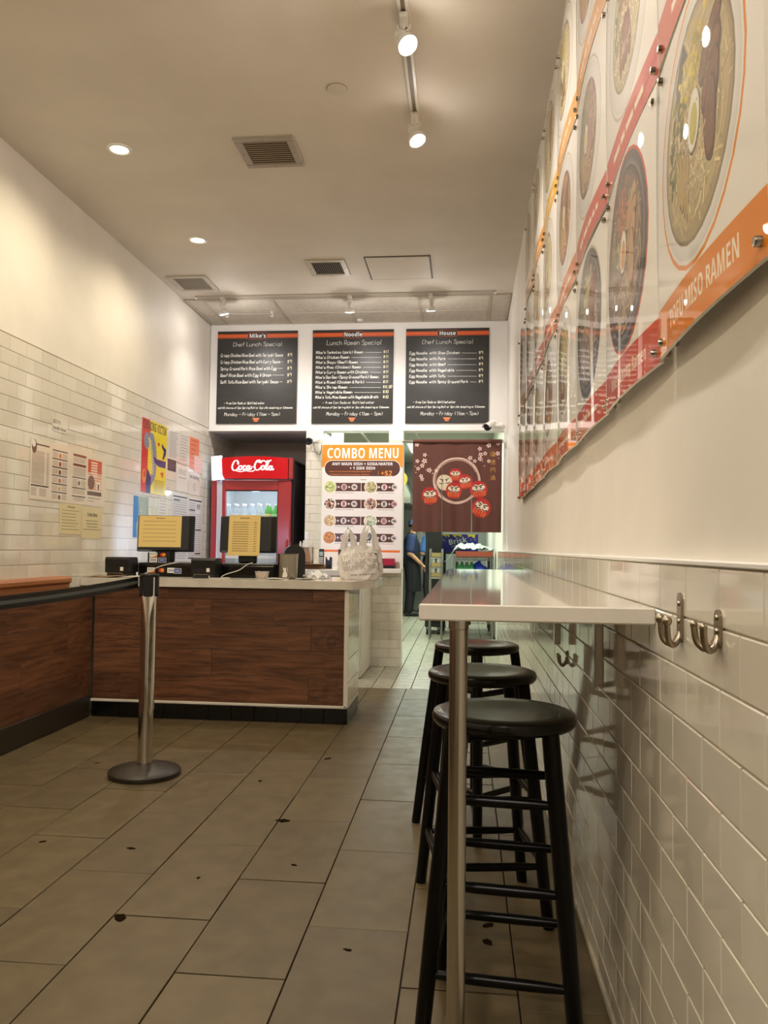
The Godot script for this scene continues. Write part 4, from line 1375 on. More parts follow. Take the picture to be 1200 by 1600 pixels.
func combo_sign() -> void:
	var W := 640.0
	var c := Canvas.new(640, 984, c8(238, 232, 230), self)
	var orange := c8(240, 150, 46)
	var brown := c8(88, 52, 44)
	c.rect(0, 18, W, 178, orange)
	c.text("COMBO MENU", W / 2, 124, 80, Color.WHITE, true, 1, 570)
	c.pill(18, 140, 604, 130, 62, Color.WHITE)
	c.pill(22, 144, 596, 122, 58, brown)
	c.text("ANY MAIN DISH + SODA/WATER", W / 2, 180, 23, Color.WHITE, true, 1, 520)
	c.text("+ 1 SIDE DISH", W / 2, 214, 23, Color.WHITE, true, 1, 226)
	c.text("choice of 2 pcs Deep Fried Vegetable Spring Rolls /", 60, 234, 10, c8(236, 138, 66), true, 0, 366)
	c.text("2 pcs Deep Fried Chicken Dumplings / Edamame", 60, 257, 10, c8(236, 138, 66), true, 0, 340)
	c.rect(446, 224, 2, 34, c8(240, 190, 120))
	c.text("+$2", 466, 262, 40, c8(244, 150, 60), true, 0, 116)
	c.scribble(310, 292, 46, 4, brown)
	for r in 4:
		var y := 352.0 + r * 133
		c.rect(90, y - 33, 222, 66, brown if r else c8(92, 60, 54))
		c.rect(316, y - 33, 220, 66, brown)
		c.pill(420, y - 33, 170, 66, 33, brown)
		for s in 2:
			var x := 66.0 if s == 0 else 390.0
			rng.seed = 900 + r * 2 + s
			c.ell(x, y, 52, 52, Color.WHITE)
			c.ell(x, y, 48, 48, [c8(206, 210, 140), c8(216, 204, 170), c8(226, 222, 216), c8(216, 190, 176), c8(214, 198, 160), c8(222, 214, 190), c8(196, 130, 62), c8(230, 226, 220)][r * 2 + s])
			for k in 60:
				var a := rng.randf() * TAU
				var d := sqrt(rng.randf()) * 40
				var cols: Array = [[c8(124, 150, 66), c8(232, 230, 190)], [c8(190, 170, 120), c8(120, 130, 80)], [c8(186, 104, 62), c8(52, 44, 48)], [c8(196, 130, 110), c8(48, 46, 54)], [c8(226, 210, 170), c8(180, 110, 70)], [c8(96, 150, 106), c8(238, 234, 220)], [c8(226, 160, 84), c8(160, 84, 40)], [c8(90, 96, 96), c8(60, 62, 62)]][r * 2 + s]
				c.ell(x + cos(a) * d, y + sin(a) * d, rng.randf_range(3, 9), rng.randf_range(3, 6), cols[k % 2], rng.randf() * TAU)
			for j in 2:
				var px := x + 112 + j * 82 - (6 if s else 0)
				c.ell(px, y, 24, 24, c8(240, 232, 230))
				c.ell(px, y, 21, 21, c8(214, 204, 206) if (r + j + s) % 3 else c8(206, 150, 160))
				if j == 0: c.pill(px - 8, y - 15, 16, 30, 4, [c8(120, 100, 110), c8(170, 70, 90), c8(90, 84, 90), c8(150, 120, 120)][(r + s) % 4])
				else: c.ell(px, y, 15, 9, c8(110, 104, 104), 0.3)
				var q := x + 68 + j * 84 - (4 if s else 0)
				c.rect(q - 9, y - 2.5, 18, 5, Color.WHITE)
				c.rect(q - 2.5, y - 9, 5, 18, Color.WHITE)
		c.rect(313, y - 33, 2, 66, Color.WHITE)
		c.scribble(110, y + 44, 150, 3, c8(110, 92, 90))
		c.scribble(448, y + 44, 130, 3, c8(110, 92, 90))
	c.rect(14, 846, 612, 17, c8(236, 120, 44))
	c.scribble(240, 905, 150, 8, brown)
	tag(put("combo_sign", card(0.79, 1.214, 0.006, printed(c.done(), 0.3), M.white_paint), null, null, Transform3D(Basis(Vector3.RIGHT, -0.012), Vector3(-0.992, 1.556, -7.738))), "large white COMBO MENU sign with orange heading standing on the rear counter", "sign")

func flower(c: Canvas, x: float, y: float, r: float, col: Color) -> void:
	for k in 5:
		var a := TAU * k / 5 + x
		c.ell(x + cos(a) * r * 0.62, y + sin(a) * r * 0.62, r * 0.42, r * 0.26, col, a)

func daruma(c: Canvas, x: float, y: float, r: float, coat: Color, turn: float) -> void:
	var at := func(px: float, py: float) -> Vector2: return Vector2(x, y) + Vector2(px * r, py * r).rotated(turn)
	c.ell(x, y, r, r * 1.05, coat, turn, 0.012, 2)
	var pale := coat.lerp(c8(232, 130, 62), 0.6)
	if coat.r > coat.g + 0.2:
		for k in 5:
			var p: Vector2 = at.call(-0.6 + 0.3 * k, 0.52)
			c.ell(p.x, p.y, r * 0.12, r * 0.34, pale, turn)
	var fa := c8(226, 210, 184)
	var f1: Vector2 = at.call(-0.32, -0.18)
	var f2: Vector2 = at.call(0.32, -0.18)
	c.ell(f1.x, f1.y, r * 0.42, r * 0.42, fa, turn)
	c.ell(f2.x, f2.y, r * 0.42, r * 0.42, fa, turn)
	var ink := c8(38, 26, 22)
	for s in [-1, 1]:
		c.line([at.call(s * 0.55, -0.48), at.call(s * 0.12, -0.34)], r * 0.11, ink)
		var e: Vector2 = at.call(s * 0.27, -0.2)
		c.ell(e.x, e.y, r * 0.09, r * 0.09, ink)
		c.line([at.call(s * 0.12, 0.06), at.call(s * 0.4, 0.16), at.call(s * 0.66, 0.0)], r * 0.10, ink)

func noren() -> void:
	var c := Canvas.new(640, 656, c8(96, 58, 48), self)
	rng.seed = 71
	var pink := c8(236, 208, 198)
	for p in [[30, 20, 16], [88, 95, 15], [86, 140, 20], [34, 141, 15], [70, 174, 17], [40, 196, 15], [122, 207, 19], [172, 210, 15], [62, 250, 15], [70, 272, 15], [546, 25, 18], [612, 12, 15], [482, 50, 16], [488, 92, 17], [520, 84, 15], [484, 122, 18], [414, 118, 17], [446, 140, 14], [610, 85, 17], [546, 140, 14], [20, 180, 5], [24, 225, 5], [100, 205, 5], [146, 230, 6], [515, 175, 5], [500, 140, 5], [616, 120, 5]]:
		flower(c, p[0], p[1], p[2], pink)
	for k in 9:    # the brushed ring
		var pts := []
		var a0 := rng.randf_range(0, TAU)
		var r0 := rng.randf_range(150, 174)
		for i in 40:
			var a := a0 + TAU * 0.9 * i / 40.0
			pts.append(Vector2(318 + cos(a) * (r0 + 3 * sin(i * 0.3)), 282 + sin(a) * (r0 + 4 * sin(i * 0.2))))
		c.line(pts, 3.6, c8(214, 184, 168))
	var red := c8(184, 48, 42)
	daruma(c, 128, 394, 62, red.lerp(c8(96, 58, 48), 0.15), -0.1)
	daruma(c, 308, 240, 46, red, 0.0)
	daruma(c, 232, 296, 55, c8(214, 200, 170), -0.1)
	daruma(c, 380, 290, 52, red, -0.15)
	daruma(c, 298, 354, 58, red, 0.1)
	daruma(c, 476, 346, 62, red, -0.15)
	daruma(c, 494, 480, 68, red, 0.45)
	var gold := c8(196, 150, 74)
	# four characters in a column: fortune, virtue, round, full
	for g in [[80, [[2, 1, 0, 4], [1, 4, 1, 12], [4, 2, 11, 2], [5, 4, 10, 4], [5, 4, 5, 6], [10, 4, 10, 6], [5, 6, 10, 6], [4, 8, 11, 8], [4, 8, 4, 12], [11, 8, 11, 12], [4, 12, 11, 12], [4, 10, 11, 10], [7.5, 8, 7.5, 12]]], [140, [[2, 1, 0, 4], [2, 4, 1, 7], [1.5, 6, 1.5, 12], [4, 2, 11, 2], [7.5, 0, 7.5, 4], [4, 4, 11, 4], [4, 6, 11, 6], [4, 4, 4, 6], [11, 4, 11, 6], [4, 8, 11, 8], [4, 10, 4, 12], [6, 10, 7, 12], [7, 12, 10, 12], [10, 9, 11, 11]]], [198, [[1, 1, 1, 12], [1, 1, 11, 1], [11, 1, 11, 12], [1, 6, 11, 6], [6, 1, 6, 6]]], [255, [[0, 2, 2, 3], [0, 6, 2, 7], [0, 12, 2, 9], [4, 2, 11, 2], [6, 0, 6, 4], [9, 0, 9, 4], [4, 5, 11, 5], [4, 5, 4, 12], [11, 5, 11, 12], [7.5, 5, 7.5, 11], [5.5, 7, 5.5, 10], [9.5, 7, 9.5, 10]]]]:
		for s in g[1]: c.line([Vector2(558 + s[0] * 3.0, g[0] + s[1] * 3.0 - 12), Vector2(558 + s[2] * 3.0, g[0] + s[3] * 3.0 - 12)], 2.6, gold)
	var tex := ImageTexture.create_from_image(c.done())
	var t := thing("noren_curtain", "brown doorway curtain printed with red dolls, a ring and blossom, in three strips", "curtain", Vector3(-0.076, 0, ZB + 0.03))
	var cuts := [0.0, 0.333, 0.666, 1.0]
	for k in 3:
		var m := mat(Color.WHITE, 0.9)
		m.albedo_texture = tex
		m.uv1_scale = Vector3(cuts[k + 1] - cuts[k], 1, 1)
		m.uv1_offset = Vector3(cuts[k], 0, 0)
		m.backlight_enabled = true
		m.backlight = Color(0.06, 0.05, 0.045)
		m.rim_enabled = true
		m.rim = 0.2
		var a: float = cuts[k]
		var b: float = cuts[k + 1]
		var gapk := 0.003 * k
		var f := func(u: float, v: float) -> Vector3:
			var uu := lerpf(a, b, u)
			var drop := 1.0 - v
			return Vector3((uu - 0.5) * 0.858 + (u - 0.5) * -0.006 * drop * 1.6, 2.172 - drop * 0.87, 0.010 * sin(uu * 21.0 + 0.6) * (0.35 + drop * 0.8) + 0.006 * sin(uu * 47.0) * drop + 0.014 * drop * sin(u * PI) * (1 if k != 1 else -0.6) + gapk * drop)
		put("curtain_strip", sheet(f, 18, 14, 0.0014, m), m, t)
	var st := S()
	rod(st, Vector3(-0.424, 2.178, 0.0), Vector3(0.428, 2.178, 0.0), 0.019, 0.019, 16)
	mk("rod_sleeve", st, mat(c8(104, 64, 54), 0.9), t)
	t = thing("curtain_rod", "thin steel rod carrying the brown curtain across the doorway", "curtain rod", Vector3(-0.1, 2.178, ZB + 0.03))
	st = S()
	rod(st, Vector3(-0.498, 0, 0), Vector3(0.467, 0, 0), 0.009, 0.009, 12)
	mk("pole", st, M.steel, t)
	st = S()
	for x in [-0.496, 0.462]:
		lathe(st, [Vector2(0.016, -0.004), Vector2(0.018, 0.0), Vector2(0.016, 0.012), Vector2(0, 0.013)], 14, Transform3D(Basis(Vector3.BACK, PI / 2), Vector3(x, 0, 0)))
		box(st, Vector3(x, 0, -0.018), Vector3(0.012, 0.03, 0.025), 0.002)
	mk("end_bracket", st, M.steel, t)

func cctv(at: Vector3, aim: Vector3, mount: Vector3, hood: bool, label: String) -> void:
	var t := thing("security_camera", label, "camera", at, 0.0, "security cameras")
	var d := (aim - at).normalized()
	var f := frame_of(d)
	var xf := Transform3D(Basis(f.x, d, f.x.cross(d)), Vector3.ZERO)
	var st := S()
	lathe(st, [Vector2(0, -0.075), Vector2(0.028, -0.075), Vector2(0.032, -0.068), Vector2(0.033, 0.0), Vector2(0.034, 0.03)], 24, xf)
	mk("body", st, M.white_paint if hood else M.charcoal, t)
	st = S()
	lathe(st, [Vector2(0.0355, 0.022), Vector2(0.036, 0.042), Vector2(0.032, 0.045), Vector2(0.030, 0.038), Vector2(0, 0.036)], 24, xf)
	mk("bezel", st, M.black, t)
	st = S()
	lathe(st, [Vector2(0.015, 0.037), Vector2(0.012, 0.041), Vector2(0, 0.043)], 16, xf)
	mk("lens", st, M.black_gloss, t)
	if hood:
		var hs := func(u: float, v: float) -> Vector3:
			var a := PI * (0.02 + 0.96 * u)
			return Basis(f.x, f.y, d) * Vector3(cos(a) * -0.041, sin(a) * 0.041, lerpf(0.075, -0.085, v))
		put("hood", sheet(hs, 14, 2, 0.003, M.white_paint), M.white_paint, t)
	st = S()
	var m := mount - at
	pipe(st, spline([Vector3.ZERO - d * 0.05, (m - d * 0.05) * 0.5 + Vector3(0, -0.015, 0), m], 5), 0.012, 10)
	lathe(st, [Vector2(0.03, 0), Vector2(0.028, 0.012), Vector2(0.012, 0.022), Vector2(0, 0.022)], 18, Transform3D(Basis(Vector3.RIGHT, PI / 2), m))
	mk("bracket", st, M.white_paint, t)

func back_wall() -> void:
	chalkboards()
	combo_sign()
	noren()
	cctv(Vector3(-1.505, 2.165, -7.66), Vector3(-1.2, 1.6, -4.0), Vector3(-1.46, 2.20, ZB + 0.003), false, "round black-faced security camera beside the drinks cooler at the pier top")
	cctv(Vector3(0.225, 2.31, -7.68), Vector3(-0.9, 1.4, -5.5), Vector3(0.345, 2.335, ZB), true, "white hooded security camera under the right chalkboard over the doorway")
	var t := thing("camera_cable", "thin dark cable looping from the security camera to the COMBO MENU sign's top corner", "cable", Vector3(-1.47, 2.12, ZB + 0.02))
	var st := S()
	pipe(st, spline([Vector3(0.0, 0.05, 0.05), Vector3(0.0, -0.02, 0.0), Vector3(0.04, -0.07, 0.0), Vector3(0.065, -0.05, 0.02), Vector3(0.075, 0.02, 0.03)], 6), 0.003, 6)
	mk("wire", st, M.black, t)

# ---------------------------------------------------------------- papers on the left wall
func pin(called: String, label: String, cat: String, im: Image, z0: float, z1: float, y0: float, y1: float, rough := 0.35, group := "", lift := 0.0025) -> void:
	var m := printed(im, rough)
	tag(put(called, card(absf(z1 - z0), y1 - y0, 0.0012, m, M.paper), null, null, face(Vector3(WL + lift, (y0 + y1) / 2, (z0 + z1) / 2), "left")), label, cat, group)

func page(w: int, h: int, bg: Color, ink: Color, title: String, lines: int, t: float, left := 0.12, sd := 1) -> Canvas:
	rng.seed = sd
	var c := Canvas.new(w, h, bg, self)
	var top := h * 0.08
	if title:
		c.text(title, w / 2.0, h * 0.13, h * 0.055, ink, true, 1, w * 0.8)
		top = h * 0.22
	for i in lines:
		var y := top + (h * 0.94 - top) * i / lines
		c.scribble(w * left, y, w * (1.0 - 2 * left) * rng.randf_range(0.75, 1.0), t, ink)
	return c

func wall_papers() -> void:
	var ink := c8(52, 34, 28)
	# the laminated four-column menu
	var c := Canvas.new(720, 264, c8(226, 216, 200), self)
	rng.seed = 5
	c.ell(30, 34, 20, 30, c8(90, 62, 46))
	c.ell(26, 22, 14, 16, c8(236, 232, 224))
	c.rect(44, 20, 112, 6, ink)
	for i in 26: c.scribble(14, 52 + i * 5.6, 104, 2, c8(96, 70, 58)); c.scribble(134, 52 + i * 5.6, 22, 2, c8(96, 70, 58))
	c.rect(10, 200, 148, 6, ink)
	for i in 6: c.scribble(12, 214 + i * 6, 44, 2, c8(96, 70, 58)); c.scribble(80, 214 + i * 6, 60, 2, c8(96, 70, 58))
	for k in 6:
		c.rect(184, 28 + k * 38, 138, 5, ink)
		c.ell(254, 52 + k * 38, 11, 11, [c8(206, 112, 48), c8(150, 70, 46), c8(96, 56, 44), c8(176, 104, 60), c8(206, 160, 120), c8(126, 76, 60)][k])
		for i in 4: c.scribble(188, 40 + k * 38 + i * 6, 46, 2, c8(110, 84, 70)); c.scribble(274, 40 + k * 38 + i * 6, 46, 2, c8(110, 84, 70))
	for y in [24, 70]: c.pill(376, y, 132, 12, 6, c8(120, 66, 44))
	for i in 4: c.scribble(380, 42 + i * 6, 118, 2, c8(110, 84, 70))
	for i in 7: c.scribble(380, 90 + i * 6, 126, 2, c8(110, 84, 70))
	for y in [134, 184, 224]: c.rect(372, y, 136, 5, ink)
	for i in 6: c.scribble(376, 146 + i * 6, 48, 2, c8(110, 84, 70)); c.scribble(462, 146 + i * 6, 44, 2, c8(110, 84, 70))
	c.ell(440, 162, 11, 11, c8(110, 90, 80))
	for i in 4: c.scribble(380, 194 + i * 6, 120, 2, c8(110, 84, 70))
	c.ell(440, 240, 56, 10, c8(202, 190, 178))
	c.rect(528, 34, 150, 66, c8(206, 74, 40))
	for i in 6: c.pill(528, 104 + i * 14, 150, 9, 4, c8(222, 150, 122))
	for i in 6: c.pill(560, 44 + i * 13, 70, 8, 4, c8(240, 220, 200))
	c.ell(566, 148, 36, 36, c8(112, 66, 52))
	c.rect(622, 140, 44, 40, c8(236, 228, 214))
	c.rect(636, 152, 16, 28, c8(90, 60, 50))
	c.rect(526, 192, 154, 20, c8(98, 60, 46))
	c.scribble(536, 224, 130, 3, ink)
	c.scribble(536, 240, 60, 2, ink)
	pin("wall_menu", "wide laminated four-column takeout menu taped to the left wall tiles", "menu", c.done(), -4.50, -5.50, 1.405, 1.768, 0.12)
	c = Canvas.new(200, 100, c8(228, 222, 208), self)
	c.text("Mike's", 56, 44, 34, ink, true, 1, 100)
	c.text("Mike's", 56, 44, 30, c8(222, 214, 200), false, 1, 92)
	c.text("Noodle House", 100, 86, 24, ink, true, 1, 180)
	pin("logo_decal", "small black and white shop logo decal above the wide laminated menu", "decal", c.done(), -4.745, -4.925, 1.845, 1.93, 0.2)
	var yel := c8(222, 210, 166)
	c = page(200, 150, yel, ink, "Chef Special", 7, 2.0, 0.1, 11)
	pin("yellow_notice", "left of two pale yellow notices under the wide laminated menu", "notice", c.done(), -4.865, -5.16, 1.205, 1.402, 0.5, "yellow notices under the wall menu")
	c = Canvas.new(200, 150, yel, self)
	rng.seed = 12
	c.text("Combo Menu", 100, 44, 18, ink, true, 1, 100)
	for i in 3: c.scribble(40 + i * 4, 64 + i * 14, 120 - i * 8, 3, ink)
	c.rect(14, 106, 172, 2, ink)
	pin("yellow_notice", "right of two pale yellow notices, headed Combo Menu", "notice", c.done(), -5.166, -5.467, 1.181, 1.394, 0.5, "yellow notices under the wall menu")

	# first aid poster
	c = Canvas.new(340, 372, c8(232, 208, 44), self)
	rng.seed = 3
	c.poly([Vector2(0, 0), Vector2(100, 0), Vector2(110, 60), Vector2(84, 130), Vector2(80, 372), Vector2(0, 372)], c8(206, 58, 46))
	c.text("CHOKING VICTIM", 170, 52, 44, c8(34, 28, 22), true, 1, 312)
	var grey := c8(134, 138, 156)
	c.poly([Vector2(96, 60), Vector2(150, 66), Vector2(186, 120), Vector2(206, 200), Vector2(190, 280), Vector2(140, 330), Vector2(120, 330), Vector2(136, 230), Vector2(96, 130)], grey)
	c.ell(64, 110, 34, 44, grey)
	var bone := c8(240, 222, 90)
	for k in 12:
		var x := 96.0 + 34 * sin(k * 0.16)
		c.line([Vector2(x - 12 + k, 96 + k * 15), Vector2(x + 30, 108 + k * 15)], 6, bone)
	c.line([Vector2(100, 90), Vector2(118, 170), Vector2(134, 270)], 8, bone)
	var navy := c8(46, 44, 104)
	c.poly([Vector2(150, 176), Vector2(196, 190), Vector2(330, 190), Vector2(330, 226), Vector2(230, 226), Vector2(176, 210)], navy)
	c.poly([Vector2(270, 100), Vector2(300, 116), Vector2(332, 124), Vector2(330, 150), Vector2(300, 180), Vector2(278, 184), Vector2(300, 140), Vector2(268, 118)], navy)
	c.poly([Vector2(64, 290), Vector2(84, 250), Vector2(130, 290), Vector2(126, 372), Vector2(66, 372)], navy)
	c.ell(40, 290, 26, 36, c8(232, 150, 60))
	c.ell(44, 280, 12, 16, c8(200, 60, 44))
	c.poly([Vector2(206, 104), Vector2(236, 100), Vector2(240, 112), Vector2(220, 122)], c8(206, 58, 46))
	c.poly([Vector2(254, 256), Vector2(300, 250), Vector2(290, 284), Vector2(272, 270)], c8(196, 70, 30))
	for i in 9: c.scribble(170, 298 + i * 7.5, 140, 2.5, c8(90, 76, 30))
	pin("first_aid_poster", "red and yellow CHOKING VICTIM first aid poster on the left wall", "poster", c.done(), -6.13, -6.67, 1.563, 2.157, 0.3)

	var white := c8(222, 216, 208)
	var dim := c8(120, 112, 108)
	c = page(130, 136, white, dim, "", 16, 2, 0.12, 21)
	pin("posted_document", "grey printed certificate in a clear sleeve right of the CHOKING VICTIM poster", "document", c.done(), -6.70, -6.965, 1.885, 2.158, 0.1, "documents on the left wall")
	c = page(130, 136, white, dim, "", 9, 2, 0.12, 22)
	pin("posted_document", "pale printed certificate in a clear sleeve left of the orange sheet", "document", c.done(), -6.985, -7.235, 1.88, 2.158, 0.1, "documents on the left wall")
	c = page(130, 150, c8(236, 138, 104), c8(140, 70, 56), "", 6, 3, 0.15, 23)
	pin("posted_document", "bright orange sheet on the left wall beside the drinks cooler", "document", c.done(), -7.245, -7.51, 1.86, 2.158, 0.4, "documents on the left wall")
	c = page(110, 90, c8(236, 190, 178), c8(180, 120, 110), "", 4, 2, 0.2, 24)
	pin("posted_document", "pale pink slip overlapping the lower edge of the orange sheet", "document", c.done(), -7.38, -7.6, 1.84, 2.0, 0.4, "documents on the left wall", 0.0042)
	c = page(100, 60, c8(56, 34, 36), c8(170, 150, 146), "", 5, 2.5, 0.12, 25)
	pin("black_label", "small dark label plate under the sleeved certificates on the left wall", "label", c.done(), -6.70, -6.90, 1.79, 1.89, 0.4)
	c = Canvas.new(140, 110, white, self)
	c.text("CPR KIT", 70, 36, 20, dim, false, 1, 96, 0.0, "Droid Serif")
	c.scribble(24, 50, 92, 3, dim)
	pin("posted_document", "white CPR KIT notice on the left wall", "document", c.done(), -6.92, -7.215, 1.63, 1.86, 0.4, "documents on the left wall")
	c = Canvas.new(140, 120, white, self)
	c.text("No Smoking", 70, 34, 20, ink, true, 1, 116)
	c.ring(70, 78, 10, 18, 3, dim)
	pin("posted_document", "white No Smoking notice on the left wall", "document", c.done(), -7.24, -7.56, 1.62, 1.83, 0.4, "documents on the left wall")
	for k in 2:
		c = Canvas.new(150, 230, c8(214, 212, 212), self)
		rng.seed = 40 + k
		c.rect(8, 6, 134, 5, ink)
		if k: c.text("NY", 92, 40, 20, ink, true, 0, 44)
		for col in 2:
			for i in 26:
				if k == 1 and i < 5 and col == 1: continue
				if (i * 7 + col * 3 + k) % 11 == 0: c.rect(12 + col * 68, 18 + i * 8, 60, 5, ink)
				else: c.scribble(12 + col * 68, 18 + i * 8, 60, 2.5, c8(130, 126, 124))
		c.rect(74, 14, 1.5, 210, dim)
		pin("labor_notice", ["dense black and white printed notice sheet low on the left wall, left of its pair", "dense black and white notice sheet low on the left wall, next to the drinks cooler"][k], "notice", c.done(), -6.83 - 0.41 * k, -7.23 - 0.41 * k, 1.0, 1.60 - 0.01 * k, 0.4, "dense notice sheets by the drinks cooler")
	c = Canvas.new(140, 160, c8(150, 166, 150), self)
	rng.seed = 9
	c.poly([Vector2(0, 0), Vector2(40, 0), Vector2(56, 60), Vector2(30, 110), Vector2(34, 160), Vector2(0, 160)], c8(58, 124, 176))
	c.poly([Vector2(140, 60), Vector2(112, 100), Vector2(104, 160), Vector2(140, 160)], c8(70, 130, 170))
	for k in 60: c.line([Vector2(rng.randf_range(40, 120), rng.randf_range(0, 160)), Vector2(rng.randf_range(40, 120), rng.randf_range(0, 160))], 1.0, c8(196, 196, 170))
	pin("wall_map", "small blue-edged map sheet under the CHOKING VICTIM poster", "map", c.done(), -6.0, -6.30, 1.20, 1.525, 0.3)
	c = page(100, 80, white, dim, "", 5, 2, 0.15, 51)
	pin("posted_document", "small white slip between the map and the dense notice sheets", "document", c.done(), -6.50, -6.74, 1.38, 1.53, 0.4, "documents on the left wall")

# ---------------------------------------------------------------- what stands on the counters
func card_stickers(t: Node3D, spots: Array, w: float, h: float) -> void:
	for s in spots:
		var c := Canvas.new(80, 48, c8(236, 234, 228), self)
		match s[0]:
			"visa": c.text("VISA", 40, 34, 20, c8(28, 34, 90), true, 1, 66)
			"rings":
				c.rect(0, 0, 80, 48, c8(22, 20, 22))
				c.ell(30, 24, 19, 19, c8(206, 36, 34))
				c.ell(50, 24, 19, 19, c8(236, 146, 40))
			"blue":
				c.rect(4, 4, 72, 40, c8(52, 74, 150))
				c.rect(14, 16, 50, 5, c8(190, 200, 226))
				c.rect(14, 27, 50, 5, c8(190, 200, 226))
			"orange":
				c.text("DISCOVER", 40, 20, 10, c8(40, 34, 34), true, 1, 72)
				c.poly([Vector2(80, 22), Vector2(80, 48), Vector2(10, 48), Vector2(50, 40)], c8(232, 126, 46))
		put("card_sticker", card(w, h, 0.0008, printed(c.done(), 0.4), M.paper), null, t, Transform3D(Basis(), s[1]))

func till(x: float, z: float, turn: float, which: String, sheet_w: float, sheet_h: float, sheet_label: String, title: String, n: int, sheet_dx: float, sheet_y: float) -> void:
	var t := thing("till_monitor", "black till monitor seen from behind, %s" % which, "monitor", Vector3(x, 0.921, z), turn, "till monitors")
	var tilt := Basis(Vector3.RIGHT, -0.10)
	var mid := Vector3(0, 0.305, -0.02)
	var st := S()
	box(st, Vector3(0, 0, -0.008), Vector3(0.405, 0.262, 0.026), 0.006, Transform3D(tilt, mid))
	mk("screen_case", st, M.black, t)
	st = S()
	var f := [[-0.20, -0.128], [0.20, -0.128], [0.20, 0.128], [-0.20, 0.128]]
	var g := [[-0.17, -0.122], [0.17, -0.122], [0.17, 0.122], [-0.17, 0.122]]
	st.set_smooth_group(-1)
	for i in 4:
		var k := (i + 1) % 4
		quad(st, tilt * Vector3(f[i][0], f[i][1], 0.005) + mid, tilt * Vector3(f[k][0], f[k][1], 0.005) + mid, tilt * Vector3(g[k][0], g[k][1], 0.038) + mid, tilt * Vector3(g[i][0], g[i][1], 0.038) + mid)
	quad(st, tilt * Vector3(g[0][0], g[0][1], 0.038) + mid, tilt * Vector3(g[1][0], g[1][1], 0.038) + mid, tilt * Vector3(g[2][0], g[2][1], 0.038) + mid, tilt * Vector3(g[3][0], g[3][1], 0.038) + mid)
	mk("back_cover", st, M.black, t)
	put("screen", card(0.37, 0.225, 0.002, glow(c8(190, 214, 255), 1.6), M.black), null, t, Transform3D(tilt * Basis(Vector3.UP, PI), mid + tilt * Vector3(0, 0, -0.0235)))
	st = S()
	box(st, Vector3(0, 0.18, -0.02), Vector3(0.13, 0.16, 0.05), 0.01)
	mk("neck", st, M.black, t)
	var l := AreaLight3D.new()
	l.name = numbered("screen_light")
	l.area_size = Vector2(0.36, 0.22)
	l.light_color = c8(190, 214, 255)
	l.light_energy = 0.25
	l.shadow_enabled = true
	l.area_range = 6
	l.area_attenuation = 2.0
	l.transform = Transform3D(Basis(Vector3.UP, turn), Vector3(x, 0.921, z)) * Transform3D(tilt * Basis(Vector3.UP, 0.0), mid + tilt * Vector3(0, 0, -0.035))
	add_child(l)
	rng.seed = n
	var c := Canvas.new(int(sheet_w * 900), int(sheet_h * 900), c8(232, 204, 128), self)
	var W := sheet_w * 900
	var H := sheet_h * 900
	c.text(title, W / 2, H * 0.09, H * 0.035, c8(70, 52, 34), true, 1, W * 0.3)
	for i in n: 
		var y := H * (0.17 + 0.76 * i / n)
		c.scribble(W * (0.12 if n > 8 else 0.10), y, W * (0.5 if n > 8 else 0.78), H * 0.011, c8(90, 68, 44))
		if n > 8: c.scribble(W * 0.8, y, W * 0.09, H * 0.011, c8(90, 68, 44))
		if n > 8: c.rect(W * 0.12, y + H * 0.02, W * 0.76, 1, c8(150, 120, 80))
	var at := Transform3D(Basis(Vector3.UP, turn), Vector3(x, 0.921, z)) * Transform3D(tilt, mid + tilt * Vector3(sheet_dx, sheet_y, 0.0405))
	tag(put("yellow_sheet", card(sheet_w, sheet_h, 0.0012, printed(c.done(), 0.6), M.paper), null, null, at), sheet_label, "sheet", "yellow sheets on the till monitors")

func printer(x: float, label: String) -> void:
	var t := thing("receipt_printer", label, "printer", Vector3(x, 0.921, -5.415), 0.0, "receipt printers")
	var st := S()
	var p := PackedVector2Array([Vector2(-0.08, 0.03), Vector2(0.08, 0.03), Vector2(0.085, 0.07), Vector2(0.07, 0.125), Vector2(0.055, 0.135), Vector2(-0.075, 0.135), Vector2(-0.085, 0.12)])
	prism(st, p, -0.084, 0.084, Transform3D(Basis(Vector3.UP, PI / 2), Vector3.ZERO), false)
	mk("case", st, M.black, t)
	st = S()
	box(st, Vector3(0, 0.015, 0), Vector3(0.15, 0.03, 0.15), 0.004)
	mk("base", st, M.charcoal, t)
	st = S()
	box(st, Vector3(0.035, 0.055, 0.082), Vector3(0.022, 0.026, 0.003))
	mk("label_sticker", st, M.paper, t)
	st = S()
	for i in 7: box(st, Vector3(-0.06 + i * 0.011, 0.055, 0.083), Vector3(0.004, 0.022, 0.003))
	mk("vent_slots", st, M.charcoal, t)
	st = S()
	pipe(st, [Vector3(-0.06, 0.012, 0.083), Vector3(-0.06, 0.026, 0.085), Vector3(0.04, 0.026, 0.085), Vector3(0.04, 0.012, 0.083)], 0.002, 6)
	mk("port_frame", st, M.nickel, t)

